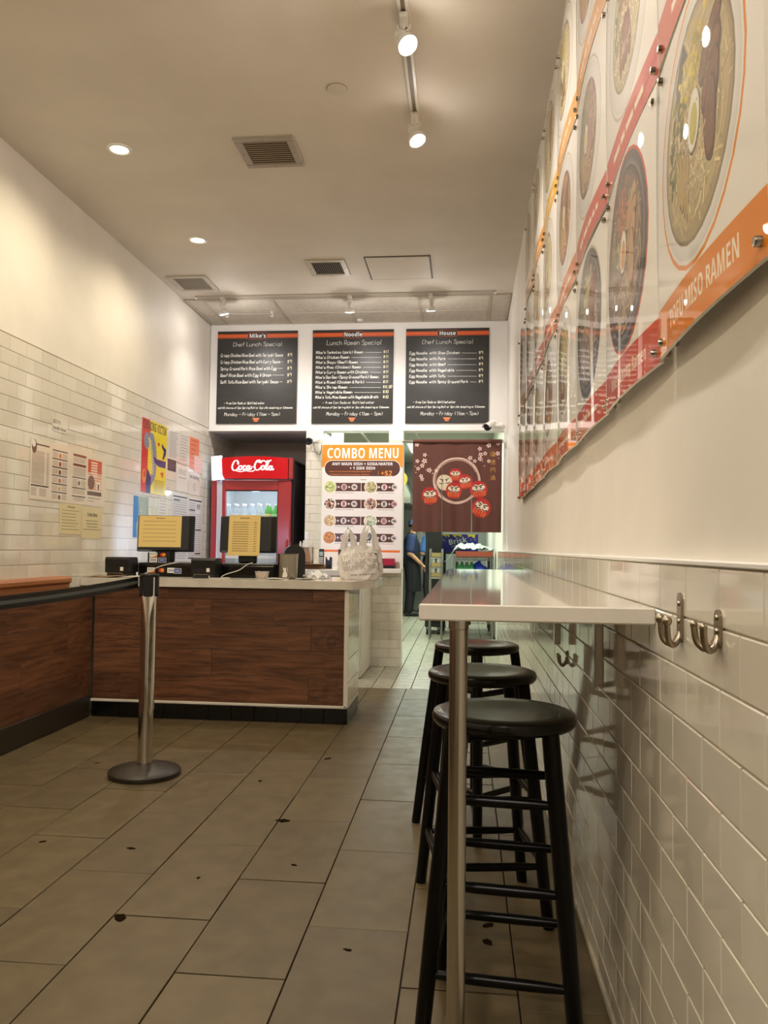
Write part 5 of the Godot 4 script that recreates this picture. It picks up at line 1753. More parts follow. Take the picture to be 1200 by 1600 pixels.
func counter_things() -> void:
	till(-2.14, -5.62, 0.16, "left one, over the card stickers", 0.30, 0.225, "landscape yellow Chef Special sheet taped to the left till monitor", "Chef Special", 6, -0.035, 0.01)
	till(-1.535, -5.62, 0.05, "right one, in front of the drinks cooler", 0.225, 0.29, "portrait yellow menu sheet taped to the right till monitor", "Ramen Special", 13, -0.02, -0.012)
	var t := thing("cash_drawer", "black cash drawer with card stickers under the left till monitor", "cash drawer", Vector3(-2.06, 0.921, -5.68), 0.0, "cash drawers")
	var st := S()
	box(st, Vector3(0, 0.05, 0), Vector3(0.46, 0.095, 0.36), 0.006)
	mk("case", st, M.black, t)
	st = S()
	box(st, Vector3(0, 0.045, 0.184), Vector3(0.44, 0.07, 0.006), 0.002)
	mk("drawer_front", st, M.black_gloss, t)
	card_stickers(t, [["orange", Vector3(-0.13, 0.045, 0.189)], ["rings", Vector3(-0.055, 0.045, 0.189)], ["visa", Vector3(0.015, 0.045, 0.189)], ["blue", Vector3(0.062, 0.042, 0.1896)]], 0.055, 0.036)
	t = thing("card_reader", "small black card stand with payment stickers below the left yellow sheet", "card stand", Vector3(-2.16, 1.018, -5.54), 0.08)
	st = S()
	box(st, Vector3(0, 0.036, -0.01), Vector3(0.15, 0.072, 0.02), 0.003)
	mk("body", st, M.black, t)
	card_stickers(t, [["orange", Vector3(-0.034, 0.054, 0.0012)], ["rings", Vector3(0.034, 0.056, 0.0012)], ["visa", Vector3(-0.034, 0.018, 0.0012)], ["blue", Vector3(0.03, 0.018, 0.0012)]], 0.056, 0.033)
	t = thing("cash_drawer", "plain black cash drawer under the right till monitor", "cash drawer", Vector3(-1.506, 0.921, -5.68), 0.0, "cash drawers")
	st = S()
	box(st, Vector3(0, 0.05, 0), Vector3(0.40, 0.10, 0.36), 0.006)
	mk("case", st, M.black, t)
	st = S()
	box(st, Vector3(0, 0.045, 0.184), Vector3(0.385, 0.075, 0.006), 0.002)
	mk("drawer_front", st, M.black_gloss, t)
	printer(-2.37, "black receipt printer at the left wall end of the worktop")
	printer(-1.762, "black receipt printer between the two till monitors")
	var k := 0
	for pts in [[Vector3(-2.00, 1.0215, -5.515), Vector3(-2.08, 1.005, -5.475), Vector3(-2.16, 0.975, -5.468), Vector3(-2.24, 0.932, -5.47), Vector3(-2.262, 0.926, -5.50), Vector3(-2.27, 0.95, -5.51)], [Vector3(-1.47, 1.026, -5.52), Vector3(-1.50, 1.012, -5.475), Vector3(-1.55, 0.975, -5.465), Vector3(-1.64, 0.945, -5.45), Vector3(-1.66, 0.9245, -5.42), Vector3(-1.60, 0.9245, -5.40)], [Vector3(-1.715, 0.936, -5.328), Vector3(-1.705, 0.9245, -5.30), Vector3(-1.64, 0.9245, -5.285), Vector3(-1.57, 0.9245, -5.33)]]:
		t = thing("cable", ["white cable crossing the cash drawer behind the queue post", "white cable curving down in front of the right cash drawer", "pale cable lying on the worktop by the middle printer"][k], "cable", Vector3.ZERO, 0.0, "white cables on the worktop")
		st = S()
		pipe(st, spline(pts, 6), 0.0035, 7)
		mk("wire", st, M.cable, t)
		k += 1
	k = 0
	for q in [[-2.47, -5.32, 0.1, .21, .15, c8(210, 196, 170)], [-2.40, -5.255, -0.1, .2, .14, c8(196, 160, 116)], [-2.28, -5.33, 0.5, .2, .13, c8(206, 200, 186)], [-2.49, -5.27, -0.15, .1, .16, c8(222, 214, 196)]]:
		var lift: float = 0.9225 + k * 0.0016
		var f := func(u: float, v: float) -> Vector3: return Vector3((u - 0.5) * q[3], 0.010 * u * u * (k % 2) + 0.003 * v, (0.5 - v) * q[4])
		tag(put("loose_paper", sheet(f, 6, 3, 0.0012, mat(q[5], 0.7)), mat(q[5], 0.7), null, Transform3D(Basis(Vector3.UP, q[2]), Vector3(q[0], lift, q[1]))), ["white loose sheet lying at the left wall end of the worktop", "tan folded leaflet on the loose sheets by the left printer", "pale sheet lying on the worktop just behind the queue post", "narrow cream slip at the corner of the worktop by the wood cap"][k], "paper", "loose papers on the worktop")
		k += 1

	# steel canister with the white cat
	t = thing("steel_canister", "polished steel canister with a white cat sticker on the worktop", "canister", Vector3(-1.205, 0.921, -5.46))
	st = S()
	lathe(st, [Vector2(0, 0.0), Vector2(0.062, 0.0), Vector2(0.066, 0.004), Vector2(0.071, 0.165), Vector2(0.0735, 0.168), Vector2(0.0735, 0.173), Vector2(0.070, 0.172), Vector2(0.064, 0.01), Vector2(0, 0.008)], 40)
	mk("body", st, mat(c8(140, 134, 124), 0.2, 1.0), t)
	st = S()
	var cat := PackedVector2Array([Vector2(-0.016, 0.0), Vector2(0.012, 0.0), Vector2(0.018, 0.012), Vector2(0.015, 0.030), Vector2(0.008, 0.042), Vector2(0.009, 0.056), Vector2(0.010, 0.070), Vector2(0.004, 0.062), Vector2(-0.004, 0.062), Vector2(-0.011, 0.070), Vector2(-0.011, 0.052), Vector2(-0.005, 0.042), Vector2(-0.013, 0.024)])
	prism(st, cat, 0.067, 0.0695, Transform3D(Basis(Vector3.RIGHT, 0.03), Vector3(-0.006, 0.015, 0)))
	mk("cat_sticker", st, M.paper, t)
	t = thing("napkin_dispenser", "black domed dispenser behind the polished steel canister", "dispenser", Vector3(-1.21, 0.921, -5.68), 0.3)
	st = S()
	var pf := PackedVector2Array()
	for i in 13: pf.append(Vector2(cos(PI * i / 12) * 0.075, 0.16 + sin(PI * i / 12) * 0.075))
	pf.append(Vector2(-0.075, 0.0)); pf.append(Vector2(0.075, 0.0))
	prism(st, pf, -0.06, 0.06, Transform3D(), false)
	mk("case", st, M.black, t)
	st = S()
	box(st, Vector3(0, 0.235, 0.0), Vector3(0.06, 0.02, 0.05), 0.006)
	mk("top_button", st, M.black_gloss, t)
	t = thing("toothpick_tub", "small clear tub of wooden toothpicks on the front of the worktop", "tub", Vector3(-1.36, 0.921, -5.36))
	st = S()
	lathe(st, [Vector2(0, 0), Vector2(0.040, 0), Vector2(0.050, 0.05), Vector2(0.053, 0.052), Vector2(0.048, 0.05), Vector2(0.039, 0.002), Vector2(0, 0.002)], 24)
	mk("body", st, clear(0.12), t)
	st = S()
	rng.seed = 8
	for i in 46:
		var a := rng.randf() * TAU
		var p := Vector3(cos(a), 0, sin(a)) * rng.randf_range(0.005, 0.03) + Vector3(0, 0.005 + rng.randf() * 0.02, 0)
		var d := Vector3(cos(a + rng.randf_range(1.5, 4.5)), rng.randf_range(0.25, 0.8), sin(a + rng.randf_range(1.5, 4.5))).normalized()
		rod(st, p, p + d * 0.045, 0.0013, 0.0009, 5)
	mk("toothpicks", st, mat(c8(206, 160, 116), 0.7), t).set_meta("kind", "stuff")
	for i in 2:
		var f := func(u: float, v: float) -> Vector3: return Vector3((u - 0.5) * 0.14, 0.004 * sin(u * 5 + i), (0.5 - v) * 0.10)
		tag(put("paper_napkin", sheet(f, 6, 3, 0.0016, M.paper), M.paper, null, Transform3D(Basis(Vector3.UP, 0.2 + i), Vector3(-1.245 + 0.19 * i, 0.9275 + 0.0, -5.335 - 0.05 * i))), ["pale paper napkin in front of the polished steel canister", "crumpled white wrapper to the right of the polished steel canister"][i], "napkin")

	# thin white carrier bag
	t = thing("carrier_bag", "thin white THANK YOU carrier bag with two handles on the worktop corner", "bag", Vector3(-0.715, 0.921, -5.55), 0.12)
	var c := Canvas.new(400, 260, c8(242, 238, 236), self)
	var grey := c8(168, 155, 155)
	for i in 3:
		var s: String = ["THANK YOU", "THANK YOU", "THANK YOU"][i]
		c.text(s, 200, 92 + i * 46, 36, grey, true, 1, 230 - i * 20, -0.16)
		c.text(s, 200, 91 + i * 46, 32, c8(234, 229, 227), false, 1, 222 - i * 20, -0.16)
	c.text("HAVE A NICE DAY", 214, 226, 11, c8(110, 96, 96), true, 1, 110, -0.12)
	c.line([Vector2(292, 54), Vector2(306, 120), Vector2(330, 190)], 10, c8(160, 146, 144))
	c.ell(290, 52, 9, 6, c8(60, 52, 52))
	var bm := printed(c.done(), 0.35)
	bm.backlight_enabled = true
	bm.backlight = Color(0.5, 0.5, 0.5)
	bm.texture_repeat = true
	bm.uv1_scale = Vector3(2, 1, 1)
	var film := mat(c8(242, 238, 236), 0.35)
	film.backlight_enabled = true
	film.backlight = Color(0.5, 0.5, 0.5)
	var bag := func(u: float, v: float) -> Vector3:
		var a := PI + TAU * u
		var w := lerpf(0.136, 0.152, smoothstep(0.0, 0.25, v)) - 0.020 * smoothstep(0.5, 1.0, v) - (0.012 if v < 0.01 else 0.0)
		var d := lerpf(0.078, 0.085, v) * (1.0 - 0.72 * smoothstep(0.5, 1.0, v))
		var cr := 0.006 * sin(a * 7 + v * 9) + 0.004 * sin(a * 13 - v * 17)
		var sq := pow(absf(cos(a)), 0.7) * signf(cos(a))
		return Vector3(sq * (w + cr), 0.002 + v * 0.225 + 0.008 * sin(a * 3) * v, -sin(a) * (d + cr))
	put("body", sheet(bag, 56, 12, 0.0012, bm), bm, t)
	st = S()
	box(st, Vector3(0, 0.003, 0), Vector3(0.20, 0.004, 0.12), 0.001)
	mk("bottom", st, film, t)
	for h in [[-0.125, -0.092, -0.050, 0.355, 0.012], [0.0, 0.02, 0.10, 0.400, -0.012], [-0.11, -0.075, -0.035, 0.34, -0.02], [0.02, 0.045, 0.115, 0.375, 0.02]]:
		var f := func(u: float, v: float) -> Vector3:
			var wd := 0.036 - 0.012 * sin(PI * u)
			var x: float = lerpf(h[0], h[2], u) + (v - 0.5) * wd * cos(PI * u) 
			var y: float = 0.205 + (h[3] - 0.205) * pow(sin(PI * u), 0.75) + (v - 0.5) * wd * sin(PI * u) * 0.6
			return Vector3(x, y, h[4] + 0.01 * sin(u * 7) + (v - 0.5) * 0.006)
		put("handle", sheet(f, 20, 3, 0.0012, film), film, t)

	# along the rear counter
	t = thing("straw_cup", "steel cup of paper-wrapped straws on the rear counter beside the cooler", "cup", Vector3(-1.44, 0.946, -7.3))
	st = S()
	lathe(st, [Vector2(0, 0), Vector2(0.07, 0), Vector2(0.073, 0.004), Vector2(0.073, 0.19), Vector2(0.0755, 0.194), Vector2(0.071, 0.194), Vector2(0.069, 0.01), Vector2(0, 0.008)], 32)
	mk("body", st, M.steel, t)
	rng.seed = 31
	for i in 12:
		var a := TAU * i / 12.0
		st = S()
		var p := Vector3(cos(a) * 0.045, 0.03, sin(a) * 0.045)
		rod(st, p, p + Vector3(cos(a) * 0.012 + rng.randf_range(-0.015, 0.015), rng.randf_range(0.19, 0.235), sin(a) * 0.012), 0.007, 0.007, 8)
		tag(mk("wrapped_straw", st, M.paper, null, Transform3D(Basis(), Vector3(-1.44, 0.946, -7.3))), "white paper-wrapped straw standing in the steel cup", "straw", "wrapped straws in the steel cup")
	t = thing("cordless_phone", "upright cordless phone with white keys on the rear counter", "phone", Vector3(-1.30, 0.946, -7.3), 0.0)
	st = S()
	box(st, Vector3(0, 0.098, 0), Vector3(0.046, 0.165, 0.026), 0.006)
	mk("handset", st, M.charcoal, t)
	st = S()
	box(st, Vector3(0, 0.012, 0), Vector3(0.07, 0.024, 0.07), 0.005)
	mk("cradle", st, M.black, t)
	st = S()
	box(st, Vector3(0, 0.135, 0.014), Vector3(0.034, 0.04, 0.002))
	mk("display", st, mat(c8(150, 160, 150), 0.2), t)
	for i in 12:
		st = S()
		box(st, Vector3(-0.013 + 0.013 * (i % 3), 0.098 - 0.018 * (i / 3), 0.0145), Vector3(0.010, 0.011, 0.003), 0.001)
		mk("key", st, M.white_paint, t)
	t = thing("black_holder", "small black holder beside the cordless phone", "holder", Vector3(-1.235, 0.946, -7.32))
	st = S()
	prism(st, PackedVector2Array([Vector2(-0.028, 0), Vector2(0.028, 0), Vector2(0.030, 0.10), Vector2(0.012, 0.11), Vector2(0.006, 0.075), Vector2(-0.012, 0.08), Vector2(-0.028, 0.11)]), -0.02, 0.02)
	mk("body", st, M.black, t)
	var dark := c8(44, 32, 34)
	c = Canvas.new(60, 100, c8(226, 206, 40), self)
	c.rect(0, 0, 60, 38, dark)
	c.ell(30, 22, 14, 9, c8(150, 140, 140))
	c.rect(0, 38, 60, 4, c8(232, 228, 224))
	tag(put("counter_card", card(0.066, 0.15, 0.001, printed(c.done(), 0.4), M.paper), null, null, Transform3D(Basis(Vector3.RIGHT, -0.05), Vector3(-1.17, 1.05, -7.66))), "small black and yellow card before the COMBO MENU sign", "card")
	t = thing("red_box", "small dark red box on the slab at the foot of the COMBO MENU sign", "box", Vector3(-0.712, 0.947, -7.66))
	st = S()
	box(st, Vector3(0, 0.062, 0), Vector3(0.112, 0.068, 0.09), 0.004)
	mk("lid", st, mat(c8(170, 26, 60), 0.35), t)
	st = S()
	box(st, Vector3(0, 0.014, 0), Vector3(0.106, 0.028, 0.086), 0.002)
	mk("base", st, M.black, t)
	st = S()
	box(st, Vector3(-0.066, 0.07, 0.0), Vector3(0.02, 0.05, 0.03), 0.003)
	mk("side_clip", st, M.black, t)
	t = thing("glass_jar", "little glass jar right of the small dark red box", "jar", Vector3(-0.632, 0.947, -7.66))
	st = S()
	lathe(st, [Vector2(0, 0), Vector2(0.020, 0), Vector2(0.023, 0.006), Vector2(0.023, 0.045), Vector2(0.017, 0.055), Vector2(0.018, 0.062), Vector2(0, 0.0625)], 20)
	mk("body", st, mat(c8(150, 130, 120), 0.15), t)
	for i in 5:
		st = S()
		lathe(st, [Vector2(0, 0), Vector2(0.07, 0), Vector2(0.115, 0.006), Vector2(0.12, 0.009), Vector2(0.11, 0.009), Vector2(0.07, 0.004), Vector2(0, 0.004)], 28)
		tag(mk("tray_plate", st, mat(c8(190 - i * 8, 150 - i * 8, 112 - i * 6), 0.5), null, Transform3D(Basis(), Vector3(-1.345, 0.9465 + i * 0.0092, -7.12))), ["bottom", "second lowest", "middle", "second highest", "topmost"][i] + " shallow tan plate of the small stack on the rear counter", "plate", "stacked tan plates")
	t = thing("takeout_lid", "crumpled clear plastic lid on the worktop between the canister and the bag", "lid", Vector3(-1.035, 0.921, -5.62))
	var crn := func(u: float, v: float) -> Vector3: return Vector3((u - 0.5) * 0.17, 0.014 + 0.035 * sin(PI * u) * sin(PI * v) + 0.012 * sin(u * 17 + v * 9), (0.5 - v) * 0.13)
	var lm := mat(c8(220, 218, 214), 0.2)
	put("film", sheet(crn, 16, 10, 0.0012, lm), lm, t)

# ---------------------------------------------------------------- people: a distance field of tapered capsules, meshed as surface nets
func nets(st: SurfaceTool, bones: Array, cell: float, blend: float, grow := 0.0) -> void:    # bones: [from, to, radius, radius]
	var lo := Vector3.ONE * 1e9
	var hi := -lo
	for b in bones:
		var r: float = maxf(b[2], b[3]) + grow + cell * 2
		for k in 2:
			lo = lo.min(b[k] - Vector3.ONE * r)
			hi = hi.max(b[k] + Vector3.ONE * r)
	var n := Vector3i(((hi - lo) / cell).ceil()) + Vector3i.ONE
	var fld := PackedFloat32Array()
	fld.resize(n.x * n.y * n.z)
	fld.fill(1.0)
	for b in bones:
		var pa: Vector3 = b[0]
		var ab: Vector3 = b[1] - b[0]
		var l2 := maxf(ab.length_squared(), 1e-9)
		var m: float = maxf(b[2], b[3]) + grow + blend + cell * 1.5
		var i0 := Vector3i(((pa.min(b[1]) - Vector3.ONE * m - lo) / cell).floor()).clamp(Vector3i.ZERO, n - Vector3i.ONE)
		var i1 := Vector3i(((pa.max(b[1]) + Vector3.ONE * m - lo) / cell).ceil()).clamp(Vector3i.ZERO, n - Vector3i.ONE)
		for z in range(i0.z, i1.z + 1):
			for y in range(i0.y, i1.y + 1):
				var at := (z * n.y + y) * n.x
				for x in range(i0.x, i1.x + 1):
					var p := lo + Vector3(x, y, z) * cell - pa
					var t := clampf(p.dot(ab) / l2, 0.0, 1.0)
					var d: float = (p - ab * t).length() - lerpf(b[2], b[3], t) - grow
					var f := fld[at + x]
					var h := maxf(blend - absf(f - d), 0.0) / blend
					fld[at + x] = minf(f, d) - h * h * blend * 0.25
	var id := {}
	var pts := PackedVector3Array()
	for z in n.z - 1:
		for y in n.y - 1:
			for x in n.x - 1:
				var at := (z * n.y + y) * n.x + x
				var neg := 0
				for k in 8:
					if fld[at + (k & 1) + ((k >> 1) & 1) * n.x + (k >> 2) * n.x * n.y] < 0.0: neg += 1
				if neg == 0 or neg == 8: continue
				var s := Vector3.ZERO
				var c := 0
				for a in 8:
					for ax in 3:
						if a & (1 << ax): continue
						var b := a | (1 << ax)
						var fa := fld[at + (a & 1) + ((a >> 1) & 1) * n.x + (a >> 2) * n.x * n.y]
						var fb := fld[at + (b & 1) + ((b >> 1) & 1) * n.x + (b >> 2) * n.x * n.y]
						if (fa < 0.0) == (fb < 0.0): continue
						var va := Vector3(a & 1, (a >> 1) & 1, a >> 2)
						var vb := Vector3(b & 1, (b >> 1) & 1, b >> 2)
						s += va.lerp(vb, fa / (fa - fb))
						c += 1
				id[at] = pts.size()
				pts.append(lo + (Vector3(x, y, z) + s / c) * cell)
	st.set_smooth_group(1)
	var step := [1, n.x, n.x * n.y]
	for at in id:
		for ax in 3:
			var f0 := fld[at]
			var f1 := fld[at + step[ax]]
			if (f0 < 0.0) == (f1 < 0.0): continue
			var u: int = step[(ax + 1) % 3]
			var v: int = step[(ax + 2) % 3]
			if not (id.has(at - u) and id.has(at - v) and id.has(at - u - v)): continue
			var a := pts[id[at]]
			var b := pts[id[at - u]]
			var c := pts[id[at - u - v]]
			var d := pts[id[at - v]]
			if f0 < 0.0: quad(st, a, b, c, d)
			else: quad(st, d, c, b, a)

func hand_bones(w: Vector3, d: Vector3, side: float) -> Array:    # palm, four curled fingers of their own lengths, a thumb from the side
	var f := d.normalized()
	var across := f.cross(Vector3.UP).normalized() * side
	var down := f.cross(across).normalized()
	if down.y > 0: down = -down
	var out := [[w, w + f * 0.03, 0.024, 0.026], [w + f * 0.03 - across * 0.022, w + f * 0.075 - across * 0.026, 0.017, 0.014], [w + f * 0.03 + across * 0.022, w + f * 0.075 + across * 0.026, 0.017, 0.014]]
	for k in 4:
		var o := (k - 1.5) * 0.0185
		var n: float = [0.036, 0.044, 0.042, 0.032][k]
		var a := w + f * 0.08 + across * o
		var b := a + f * n * 0.9 + down * n * 0.35
		var c := b + f * n * 0.3 + down * n * 0.8
		out.append([a, b, 0.0088, 0.0082])
		out.append([b, c, 0.0082, 0.0070])
	var ta := w + f * 0.022 - across * 0.026
	var tb := ta + f * 0.030 - across * 0.020 + down * 0.012
	out.append([ta, tb, 0.012, 0.0095])
	out.append([tb, tb + f * 0.030 + down * 0.014, 0.0095, 0.0075])
	return out

func worker(at: Vector3, turn: float, label: String, shirt: Color, elbow: Vector3, wrist: Vector3, apron: bool) -> void:
	var t := thing("person", label, "person", at, turn)
	var V := func(x: float, y: float, z: float) -> Vector3: return Vector3(x, y, z)
	var skin := mat(c8(196, 146, 112), 0.55)
	skin.subsurf_scatter_enabled = true
	skin.subsurf_scatter_strength = 0.1
	var trunk := [[V.call(0, 0.90, 0), V.call(0.0, 1.02, 0), 0.125, 0.118], [V.call(0, 1.02, 0), V.call(0.015, 1.24, 0), 0.118, 0.120], [V.call(0.0, 1.02, -0.06), V.call(0.01, 1.25, -0.08), 0.10, 0.095], [V.call(0.0, 1.02, 0.06), V.call(0.01, 1.25, 0.08), 0.10, 0.095], [V.call(0.01, 1.30, -0.14), V.call(0.01, 1.30, 0.14), 0.075, 0.075]]
	var arms := []
	var fore := []
	var hands := []
	for s in [-1.0, 1.0]:
		var sh := Vector3(0.01, 1.31, 0.175 * s)
		var el := Vector3(elbow.x, elbow.y, elbow.z * s)
		var wr := Vector3(wrist.x, wrist.y, wrist.z * s)
		arms.append([sh, el, 0.056, 0.043])
		fore.append([el, wr, 0.042, 0.029])
		hands.append(hand_bones(wr, wr - el, s))
	var legs := []
	for s in [-1.0, 1.0]:
		legs.append([Vector3(0.0, 0.88, 0.085 * s), Vector3(0.025, 0.47, 0.095 * s), 0.088, 0.060])
		legs.append([Vector3(0.025, 0.47, 0.095 * s), Vector3(-0.02, 0.08, 0.10 * s), 0.060, 0.040])
	var neck := [[Vector3(0.02, 1.32, 0), Vector3(0.055, 1.44, 0), 0.058, 0.050]]
	var hc := Vector3(0.075, 1.52, 0)
	var st := S()
	nets(st, trunk + arms + fore + legs + neck, 0.02, 0.035)
	var head := [[hc + Vector3(-0.015, 0.025, 0), hc + Vector3(0.012, 0.02, 0), 0.083, 0.078], [hc + Vector3(0.03, -0.03, 0), hc + Vector3(0.052, -0.075, 0), 0.058, 0.034], [hc + Vector3(0.0, -0.05, 0.03), hc + Vector3(0.045, -0.078, 0.014), 0.03, 0.024], [hc + Vector3(0.0, -0.05, -0.03), hc + Vector3(0.045, -0.078, -0.014), 0.03, 0.024],
		[hc + Vector3(0.082, 0.0, 0), hc + Vector3(0.100, -0.032, 0), 0.008, 0.013], [hc + Vector3(0.078, -0.052, -0.014), hc + Vector3(0.078, -0.052, 0.014), 0.009, 0.009], [hc + Vector3(0.078, -0.064, -0.012), hc + Vector3(0.078, -0.064, 0.012), 0.009, 0.009], [hc + Vector3(0.07, 0.02, -0.035), hc + Vector3(0.07, 0.02, 0.035), 0.014, 0.014]]
	for s in [-1, 1]: head.append([hc + Vector3(-0.012, -0.005, 0.082 * s), hc + Vector3(-0.006, -0.036, 0.078 * s), 0.012, 0.009])
	nets(st, head, 0.008, 0.012)
	for h in hands: nets(st, h, 0.006, 0.006)
	mk("body", st, skin, t)
	st = S()
	for s in [-1, 1]:
		var prof := []
		for k in 7: prof.append(Vector2(sin(PI * k / 6) * 0.009, -cos(PI * k / 6) * 0.006))
		lathe(st, prof, 10, Transform3D(Basis(), hc + Vector3(0.074, 0.002, 0.030 * s)))
		rod(st, hc + Vector3(0.082, 0.022, 0.018 * s), hc + Vector3(0.074, 0.024, 0.044 * s), 0.004, 0.003, 6)
	mk("eyes_and_brows", st, mat(c8(28, 20, 18), 0.3), t)
	st = S()
	var sl := []
	for a in arms: sl.append([a[0], a[0].lerp(a[1], 0.8), 0.064, 0.060])
	nets(st, trunk + sl, 0.02, 0.03, 0.014)
	mk("shirt", st, mat(shirt, 0.9), t)
	st = S()
	var tr := [[V.call(0, 0.92, -0.04), V.call(0, 0.92, 0.04), 0.13, 0.13]]
	for s in [-1.0, 1.0]:
		tr.append([Vector3(0.0, 0.88, 0.085 * s), Vector3(0.022, 0.47, 0.095 * s), 0.098, 0.076])
		tr.append([Vector3(0.022, 0.47, 0.095 * s), Vector3(-0.015, 0.10, 0.10 * s), 0.076, 0.064])
	nets(st, tr, 0.02, 0.03, 0.004)
	mk("trousers", st, mat(c8(30, 30, 34), 0.85), t)
	st = S()
	for s in [-1.0, 1.0]: nets(st, [[Vector3(-0.05, 0.048, 0.10 * s), Vector3(0.07, 0.046, 0.105 * s), 0.045, 0.045], [Vector3(0.07, 0.044, 0.105 * s), Vector3(0.165, 0.036, 0.112 * s), 0.044, 0.034]], 0.012, 0.02)
	mk("shoes", st, mat(c8(40, 38, 38), 0.6), t)
	if apron:
		var ap := func(u: float, v: float) -> Vector3:
			var y := lerpf(0.42, 1.24, v)
			var wide := lerpf(1.45, 0.62, smoothstep(0.62, 0.95, v))
			var a := (u - 0.5) * 2.0 * wide
			var r := 0.152 + 0.035 * (1.0 - v) + 0.004 * sin(a * 6.0 + v * 3.0)
			return Vector3(cos(a) * r + 0.01, y, -sin(a) * (r + 0.035))
		var am := mat(c8(20, 20, 22), 0.85)
		put("apron", sheet(ap, 20, 12, 0.003, am), am, t)
		st = S()
		for s in [-1, 1]: pipe(st, spline([Vector3(0.13, 1.235, 0.08 * s), Vector3(0.09, 1.37, 0.085 * s), Vector3(0.0, 1.405, 0.06 * s), Vector3(-0.05, 1.39, 0.0)], 6), 0.008, 6)
		mk("apron_strap", st, M.black, t)
	st = S()
	var dome := [Vector2(0.097, 0.0), Vector2(0.099, 0.02), Vector2(0.094, 0.05), Vector2(0.078, 0.078), Vector2(0.045, 0.096), Vector2(0, 0.101)]
	lathe(st, dome, 24, Transform3D(Basis(Vector3.BACK, 0.12) * Basis.from_scale(Vector3(1.04, 1, 0.94)), hc + Vector3(-0.008, 0.025, 0)))
	mk("cap", st, mat(c8(70, 100, 146), 0.85), t)
	st = S()
	lathe(st, [Vector2(0.090, -0.03), Vector2(0.0975, -0.02), Vector2(0.099, 0.008), Vector2(0.097, 0.010)], 24, Transform3D(Basis(Vector3.BACK, 0.12) * Basis.from_scale(Vector3(0.98, 1, 0.93)), hc + Vector3(-0.012, 0.022, 0)))
	mk("hair", st, mat(c8(24, 20, 20), 0.6), t)

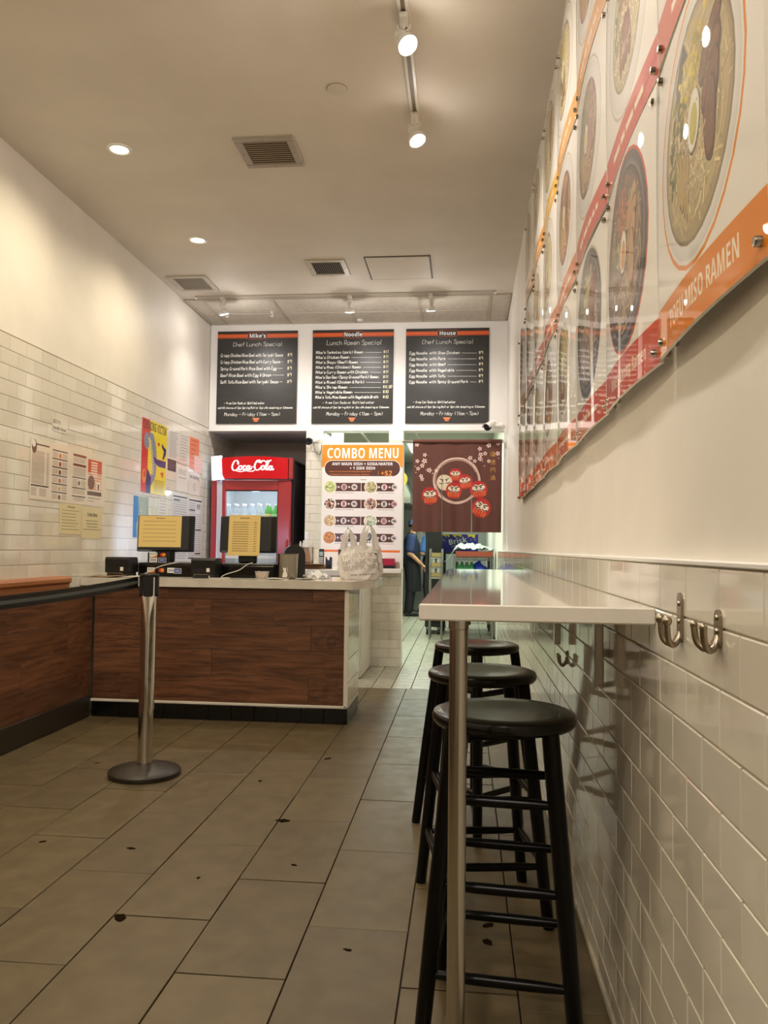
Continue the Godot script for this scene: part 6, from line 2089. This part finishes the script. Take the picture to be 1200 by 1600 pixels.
# ---------------------------------------------------------------- the kitchen beyond the doorway
func kitchen() -> void:
	for k in 2:
		var p := Vector3([-0.72, -0.9][k], 2.75, [-12.6, -9.5][k])
		var t := thing("ceiling_lamp", ["bright kitchen ceiling light seen between the brown curtain and the sign", "kitchen ceiling light nearer the doorway, hidden above its head"][k], "ceiling light", p, 0.0, "kitchen ceiling lights")
		var st := S()
		box(st, Vector3(0, -0.02, 0), Vector3(0.34, 0.04, 1.24), 0.005)
		mk("tray", st, M.white_paint, t)
		st = S()
		box(st, Vector3(0, -0.045, 0), Vector3(0.28, 0.012, 1.16), 0.004)
		mk("lamp_diffuser", st, glow(c8(236, 255, 240), 2.5), t)
		area(p + Vector3(0, -0.06, 0), Vector2(0.28, 1.16), 8.0, KITCH)
	worker(Vector3(-0.915, 0, -13.7), 0.12, "kitchen worker in navy shirt, dark apron and blue cap standing in profile", c8(36, 48, 84), Vector3(-0.02, 1.06, 0.24), Vector3(0.20, 0.86, 0.17), true)
	worker(Vector3(-0.60, 0, -14.6), PI - 0.35, "kitchen worker in a bright blue shirt, mostly hidden by the black refrigerator", c8(66, 108, 168), Vector3(0.05, 1.06, 0.25), Vector3(0.30, 1.08, 0.18), false)
	var steel := mat(c8(150, 150, 146), 0.3, 1.0)
	var t := thing("black_refrigerator", "tall narrow black refrigerator on casters in the kitchen", "refrigerator", Vector3(-0.41, 0, -11.1))
	var st := S()
	box(st, Vector3(0, 1.0, 0), Vector3(0.21, 1.80, 0.66), 0.008)
	mk("cabinet", st, M.black, t)
	st = S()
	box(st, Vector3(0, 1.02, 0.345), Vector3(0.20, 1.70, 0.03), 0.006)
	var d := mk("door", st, M.black, t)
	st = S()
	rod(st, Vector3(-0.075, 0.9, 0.38), Vector3(-0.075, 1.25, 0.38), 0.008, 0.008, 10)
	box(st, Vector3(-0.075, 0.92, 0.368), Vector3(0.014, 0.014, 0.03))
	box(st, Vector3(-0.075, 1.23, 0.368), Vector3(0.014, 0.014, 0.03))
	mk("handle", st, M.charcoal, d)
	for x in [-0.075, 0.075]:
		for z in [-0.26, 0.28]:
			st = S()
			rod(st, Vector3(x - 0.012, 0.042, z), Vector3(x + 0.012, 0.042, z), 0.042, 0.042, 18)
			var wh := mk("caster", st, M.charcoal, t)
			st = S()
			box(st, Vector3(x, 0.085, z), Vector3(0.04, 0.03, 0.05), 0.004)
			mk("fork", st, steel, wh)
	# narrow rack with cans in trays
	t = thing("can_rack", "narrow steel rack holding trays of cans in front of the black refrigerator", "rack", Vector3(-0.355, 0, -10.35))
	for x in [-0.075, 0.075]:
		for z in [-0.14, 0.14]:
			st = S()
			rod(st, Vector3(x, 0.0, z), Vector3(x, 1.14, z), 0.011, 0.011, 12)
			mk("post", st, steel, t)
	for y in [0.30, 0.78, 0.905, 1.03]:
		st = S()
		for k in 7: rod(st, Vector3(-0.075, y - 0.006, lerpf(-0.14, 0.14, k / 6.0)), Vector3(0.075, y - 0.006, lerpf(-0.14, 0.14, k / 6.0)), 0.004, 0.004, 6)
		for z in [-0.14, 0.14]: rod(st, Vector3(-0.075, y - 0.014, z), Vector3(0.075, y - 0.014, z), 0.005, 0.005, 6)
		mk("shelf", st, steel, t)
	var n := 0
	for y in [0.78, 0.905, 1.03]:
		t = thing("can_tray", ["brown cardboard tray on the can rack, lowest of three", "brown cardboard tray of cans on the can rack, middle of three", "brown cardboard tray on top of the can rack"][n], "tray", Vector3(-0.355, y, -10.33), 0.0, "cardboard trays on the can rack")
		st = S()
		box(st, Vector3(0, 0.003, 0), Vector3(0.138, 0.005, 0.22))
		for s in [-1, 1]:
			box(st, Vector3(0, 0.03, s * 0.108), Vector3(0.138, 0.058, 0.004))
			box(st, Vector3(s * 0.067, 0.03, 0), Vector3(0.004, 0.058, 0.214))
		mk("body", st, mat(c8(150, 128, 84), 0.85), t)
		if n < 2:
			for x in [-0.034, 0.034]:
				for z in [0.07, 0.0, -0.07]:
					var c := thing("drink_can", "pale drink can, %s %s in the %s cardboard tray of the can rack" % ["front" if z > 0.05 else "back" if z < -0.05 else "centre", "left" if x < 0 else "right", ["lowest", "middle"][n]], "can", Vector3(-0.355 + x, y + 0.0062, -10.33 + z), 0.0, "drink cans in the %s tray" % ["lowest", "middle"][n])
					st = S()
					lathe(st, [Vector2(0, 0), Vector2(0.026, 0), Vector2(0.031, 0.008), Vector2(0.031, 0.095), Vector2(0.026, 0.105)], 18)
					mk("body", st, mat(c8(190, 186, 180), 0.35, 0.5), c)
					st = S()
					lathe(st, [Vector2(0.026, 0.105), Vector2(0.027, 0.109), Vector2(0.024, 0.107), Vector2(0, 0.106)], 18)
					mk("lid", st, steel, c)
		n += 1
	# wire shelving unit against the right wall
	t = thing("wire_shelving", "chrome wire shelving unit by the right wall beyond the doorway", "shelving", Vector3(0.115, 0, -10.5))
	for x in [-0.235, 0.245]:
		for z in [-0.22, 0.22]:
			st = S()
			rod(st, Vector3(x, 0.0, z), Vector3(x, 1.05, z), 0.0125, 0.0125, 12)
			mk("post", st, steel, t)
	for y in [0.25, 0.80, 1.045]:
		st = S()
		for k in 18: rod(st, Vector3(lerpf(-0.23, 0.24, k / 17.0), y - 0.004, -0.22), Vector3(lerpf(-0.23, 0.24, k / 17.0), y - 0.004, 0.22), 0.003, 0.003, 6)
		for z in [-0.22, 0.22]:
			rod(st, Vector3(-0.235, y - 0.01, z), Vector3(0.245, y - 0.01, z), 0.0055, 0.0055, 6)
			rod(st, Vector3(-0.235, y - 0.045, z), Vector3(0.245, y - 0.045, z), 0.0045, 0.0045, 6)
			for k in 8:
				var x := lerpf(-0.235, 0.185, k / 7.0)
				rod(st, Vector3(x, y - 0.043, z), Vector3(x + 0.03, y - 0.012, z), 0.003, 0.003, 5)
				rod(st, Vector3(x + 0.03, y - 0.012, z), Vector3(x + 0.06, y - 0.043, z), 0.003, 0.003, 5)
		mk("wire_shelf", st, steel, t)
	t = thing("red_brown_tray", "red-brown tray on top of the chrome wire shelving", "tray", Vector3(0.13, 1.045, -10.42))
	st = S()
	box(st, Vector3(0, 0.004, 0), Vector3(0.47, 0.008, 0.36))
	for s in [-1, 1]:
		box(st, Vector3(0, 0.035, s * 0.178), Vector3(0.47, 0.066, 0.008), 0.002)
		box(st, Vector3(s * 0.231, 0.035, 0), Vector3(0.008, 0.066, 0.348), 0.002)
	mk("body", st, mat(c8(146, 66, 44), 0.6), t)
	var film := mat(c8(208, 216, 214), 0.25)
	film.backlight_enabled = true
	film.backlight = Color(0.4, 0.4, 0.4)
	var crumple := FastNoiseLite.new()
	crumple.seed = 4
	crumple.frequency = 0.11
	var fs := func(u: float, v: float) -> Vector3:
		var x := lerpf(-0.385, 0.24, u)
		var y := 0.085 + 0.07 * smoothstep(0.12, 0.35, u) * smoothstep(1.0, 0.7, u) * sin(PI * (0.1 + 0.8 * v)) + 0.05 * crumple.get_noise_2d(u * 60.0, v * 40.0) * smoothstep(0.0, 0.3, u) - 0.15 * smoothstep(0.26, 0.0, u)
		return Vector3(x, y, lerpf(0.19, -0.17, v))
	tag(put("plastic_wrap", sheet(fs, 44, 20, 0.002, film), film, null, Transform3D(Basis(), Vector3(0.13, 1.045, -10.42))), "crumpled translucent plastic bag heaped over the red-brown tray", "plastic bag")
	t = thing("blue_bag", "folded bright blue bag on the wire shelf under the red-brown tray", "bag", Vector3(0.21, 0.80, -10.40))
	var bs := func(u: float, v: float) -> Vector3:
		var a := TAU * u
		var s := sin(PI * clampf(v, 0.02, 0.98))
		return Vector3(-cos(a) * (0.10 * s + 0.012 * sin(a * 5)), 0.015 + v * 0.16 + 0.03 * cos(a) * v, sin(a) * 0.07 * s)
	var bl := mat(c8(28, 62, 190), 0.45)
	put("body", sheet(bs, 28, 10, 0.002, bl), bl, t)
	st = S()
	rod(st, Vector3(0.0, 0.0, 0.0), Vector3(0.0, 0.03, 0.0), 0.07, 0.06, 16)
	mk("base", st, bl, t)
	var green := mat(c8(30, 100, 50), 0.1)
	green.backlight_enabled = true
	green.backlight = Color(0.2, 0.5, 0.25)
	var caps := mat(c8(206, 226, 214), 0.4)
	for k in 8:
		bottle("green_bottle", "green soda bottle on the wire shelf, %s in its %s row" % [["first", "second", "third", "last"][k % 4], ["front", "back"][k / 4]], Vector3(-0.09 + 0.062 * (k % 4), 0.80, -10.34 - 0.09 * (k / 4)), green, caps, mat(c8(52, 140, 76), 0.5), "green bottles on the wire shelving", 0.92)
	t = thing("cardboard_box", "plain tan cardboard box on the bottom of the wire shelving", "box", Vector3(0.13, 0.25, -10.45))
	st = S()
	box(st, Vector3(0, -0.0, 0) + Vector3(0, 0.13, 0), Vector3(0.34, 0.26, 0.34), 0.003)
	mk("body", st, mat(c8(176, 146, 106), 0.8), t)
	st = S()
	box(st, Vector3(0, 0.2605, 0), Vector3(0.05, 0.002, 0.342))
	box(st, Vector3(0, 0.235, 0.1705), Vector3(0.05, 0.05, 0.002))
	mk("tape", st, mat(c8(196, 172, 130), 0.3), t)
	# the blue drinks carton on a shelf further back
	t = thing("back_shelf", "dark storage shelf behind the wire shelving, carrying the blue carton", "shelf", Vector3(-0.05, 0, -11.9))
	st = S()
	box(st, Vector3(0.08, 1.085, 0.30), Vector3(0.66, 0.03, 0.5), 0.003)
	box(st, Vector3(0.08, 0.5, 0.30), Vector3(0.66, 0.03, 0.5), 0.003)
	mk("board", st, M.charcoal, t)
	for x in [-0.23, 0.40]:
		for z in [0.08, 0.52]:
			st = S()
			box(st, Vector3(x, 0.535, z), Vector3(0.03, 1.07, 0.03), 0.002)
			mk("leg", st, M.charcoal, t)
	var c := Canvas.new(420, 190, c8(34, 34, 128), self)
	rng.seed = 66
	for k in 16: c.ell(rng.randf_range(0, 420), rng.randf_range(-8, 22), rng.randf_range(14, 34), rng.randf_range(8, 16), c8(206, 190, 40), rng.randf(), 0.2, k)
	for k in 34: c.ell(rng.randf_range(20, 400), rng.randf_range(24, 150), rng.randf_range(3, 13), rng.randf_range(2, 6), [c8(120, 130, 190), c8(80, 88, 170), c8(176, 172, 90)][k % 3], rng.randf() * 3, 0.2, k)
	c.text("BRISK", 214, 104, 62, c8(24, 22, 80), true, 1, 220, -0.18)
	c.text("Brisk", 210, 100, 58, c8(206, 212, 224), true, 1, 210, -0.18)
	c.text("LEMON ICED TEA", 230, 128, 16, c8(180, 188, 210), true, 1, 190, -0.18)
	t = thing("drinks_carton", "blue and yellow drinks carton behind the plastic-covered red-brown tray", "carton", Vector3(-0.09, 1.10, -11.55))
	st = S()
	box(st, Vector3(0, 0.125, -0.12), Vector3(0.57, 0.25, 0.22), 0.003)
	mk("body", st, mat(c8(30, 30, 110), 0.5), t)
	put("printed_front", card(0.568, 0.248, 0.002, printed(c.done(), 0.4), M.paper), null, t, Transform3D(Basis(), Vector3(0, 0.125, -0.008)))
	# steel prep table with a white bin, and the hood over it
	t = thing("prep_table", "steel prep table in front of the kitchen worker", "table", Vector3(-0.46, 0, -13.5))
	st = S()
	box(st, Vector3(0, 0.80, 0), Vector3(0.26, 0.04, 0.9), 0.004)
	mk("table_top", st, steel, t)
	for x in [-0.11, 0.11]:
		for z in [-0.4, 0.4]:
			st = S()
			rod(st, Vector3(x, 0, z), Vector3(x, 0.785, z), 0.018, 0.018, 10)
			mk("leg", st, steel, t)
	st = S()
	box(st, Vector3(0, 0.28, 0), Vector3(0.24, 0.02, 0.8), 0.003)
	mk("undershelf", st, steel, t)
	t = thing("white_tub", "white plastic tub on the steel prep table", "tub", Vector3(-0.46, 0.82, -13.4))
	st = S()
	lathe(st, [Vector2(0, 0), Vector2(0.10, 0), Vector2(0.125, 0.16), Vector2(0.132, 0.165), Vector2(0.118, 0.163), Vector2(0.095, 0.01), Vector2(0, 0.01)], 24)
	mk("body", st, M.white_paint, t)
	t = thing("steel_hood", "grey steel hood high up on the left side of the kitchen", "hood", Vector3(-1.30, 0, -13.2))
	st = S()
	prism(st, PackedVector2Array([Vector2(-0.6, 1.85), Vector2(0.45, 1.85), Vector2(0.45, 1.98), Vector2(0.1, 2.745), Vector2(-0.6, 2.745)]), -1.6, 0.6)
	mk("canopy", st, steel, t)
	t = thing("wall_shelf", "steel shelf hung under the grey hood, carrying pans", "shelf", Vector3(-1.55, 0, -13.2))
	st = S()
	box(st, Vector3(0.15, 1.60, -0.5), Vector3(0.40, 0.025, 2.0), 0.003)
	for z in [-1.3, -0.5, 0.3]: rod(st, Vector3(0.15, 1.60, z), Vector3(0.15, 1.86, z), 0.01, 0.01, 8)
	mk("shelf", st, steel, t)
	for k in 4:
		var b := thing("steel_pan", "%s steel pan on the shelf under the hood, counted from the front" % ["first", "second", "third", "last"][k], "pan", Vector3(-1.40, 1.6125, -12.9 - 0.34 * k), 0.0, "pans on the hood shelf")
		st = S()
		lathe(st, [Vector2(0, 0), Vector2(0.12, 0), Vector2(0.13, 0.12), Vector2(0.135, 0.124), Vector2(0.125, 0.122), Vector2(0.115, 0.008), Vector2(0, 0.008)], 22)
		mk("body", st, mat(c8(170, 176, 168), 0.3, 0.8), b)
	t = thing("range", "dark cooking range along the left side of the kitchen behind the worker", "range", Vector3(-1.45, 0, -13.2))
	st = S()
	box(st, Vector3(0, 0.44, 0), Vector3(0.7, 0.88, 1.8), 0.006)
	mk("body", st, M.charcoal, t)
	st = S()
	box(st, Vector3(0, 0.90, 0), Vector3(0.72, 0.04, 1.82), 0.004)
	mk("cooktop", st, steel, t)
	for k in 4:
		st = S()
		rod(st, Vector3(0.35, 0.75, -0.6 + 0.4 * k), Vector3(0.385, 0.75, -0.6 + 0.4 * k), 0.024, 0.022, 12)
		mk("knob", st, M.black, t)
	t = thing("yellow_badge", "round yellow badge hanging in the kitchen beside the curtain edge", "badge", Vector3(-0.915, 2.12, -11.35))
	st = S()
	rod(st, Vector3(0, 0, 0), Vector3(0, 0, 0.012), 0.11, 0.11, 28)
	mk("disc", st, mat(c8(236, 206, 30), 0.4), t)
	st = S()
	for x in [-0.035, 0.035]: box(st, Vector3(x, 0.03, 0.013), Vector3(0.014, 0.03, 0.003))
	pipe(st, spline([Vector3(-0.06, -0.02, 0.014), Vector3(-0.03, -0.055, 0.014), Vector3(0.03, -0.055, 0.014), Vector3(0.06, -0.02, 0.014)], 5), 0.005, 6)
	mk("marks", st, M.black, t)
	st = S()
	rod(st, Vector3(0, 0.10, 0.006), Vector3(0, 0.635, 0.006), 0.002, 0.002, 6)
	mk("hanging_cord", st, M.black, t)
	t = thing("ceiling_pipes", "grey pipes under the kitchen ceiling seen through the gap above the sign", "pipes", Vector3(-1.0, 2.62, -10.0))
	for k in 3:
		st = S()
		rod(st, Vector3(-0.35 + 0.35 * k, 0.03 * k, -1.2), Vector3(-0.30 + 0.3 * k, 0.03 * k, 1.8), 0.022, 0.022, 12)
		for z in [-0.8, 0.6, 1.6]: rod(st, Vector3(-0.33 + 0.33 * k, 0.03 * k, z), Vector3(-0.33 + 0.33 * k, 0.14, z), 0.005, 0.005, 6)
		mk("pipe", st, mat(c8(176, 172, 160), 0.5), t)

func _ready() -> void:
	rng.seed = 20240611
	sky_and_camera()
	lights()
	materials()
	shell()
	ceiling_fittings()
	counters()
	cooler()
	back_wall()
	posters()
	bar()
	stanchions()
	wall_papers()
	counter_things()
	kitchen()
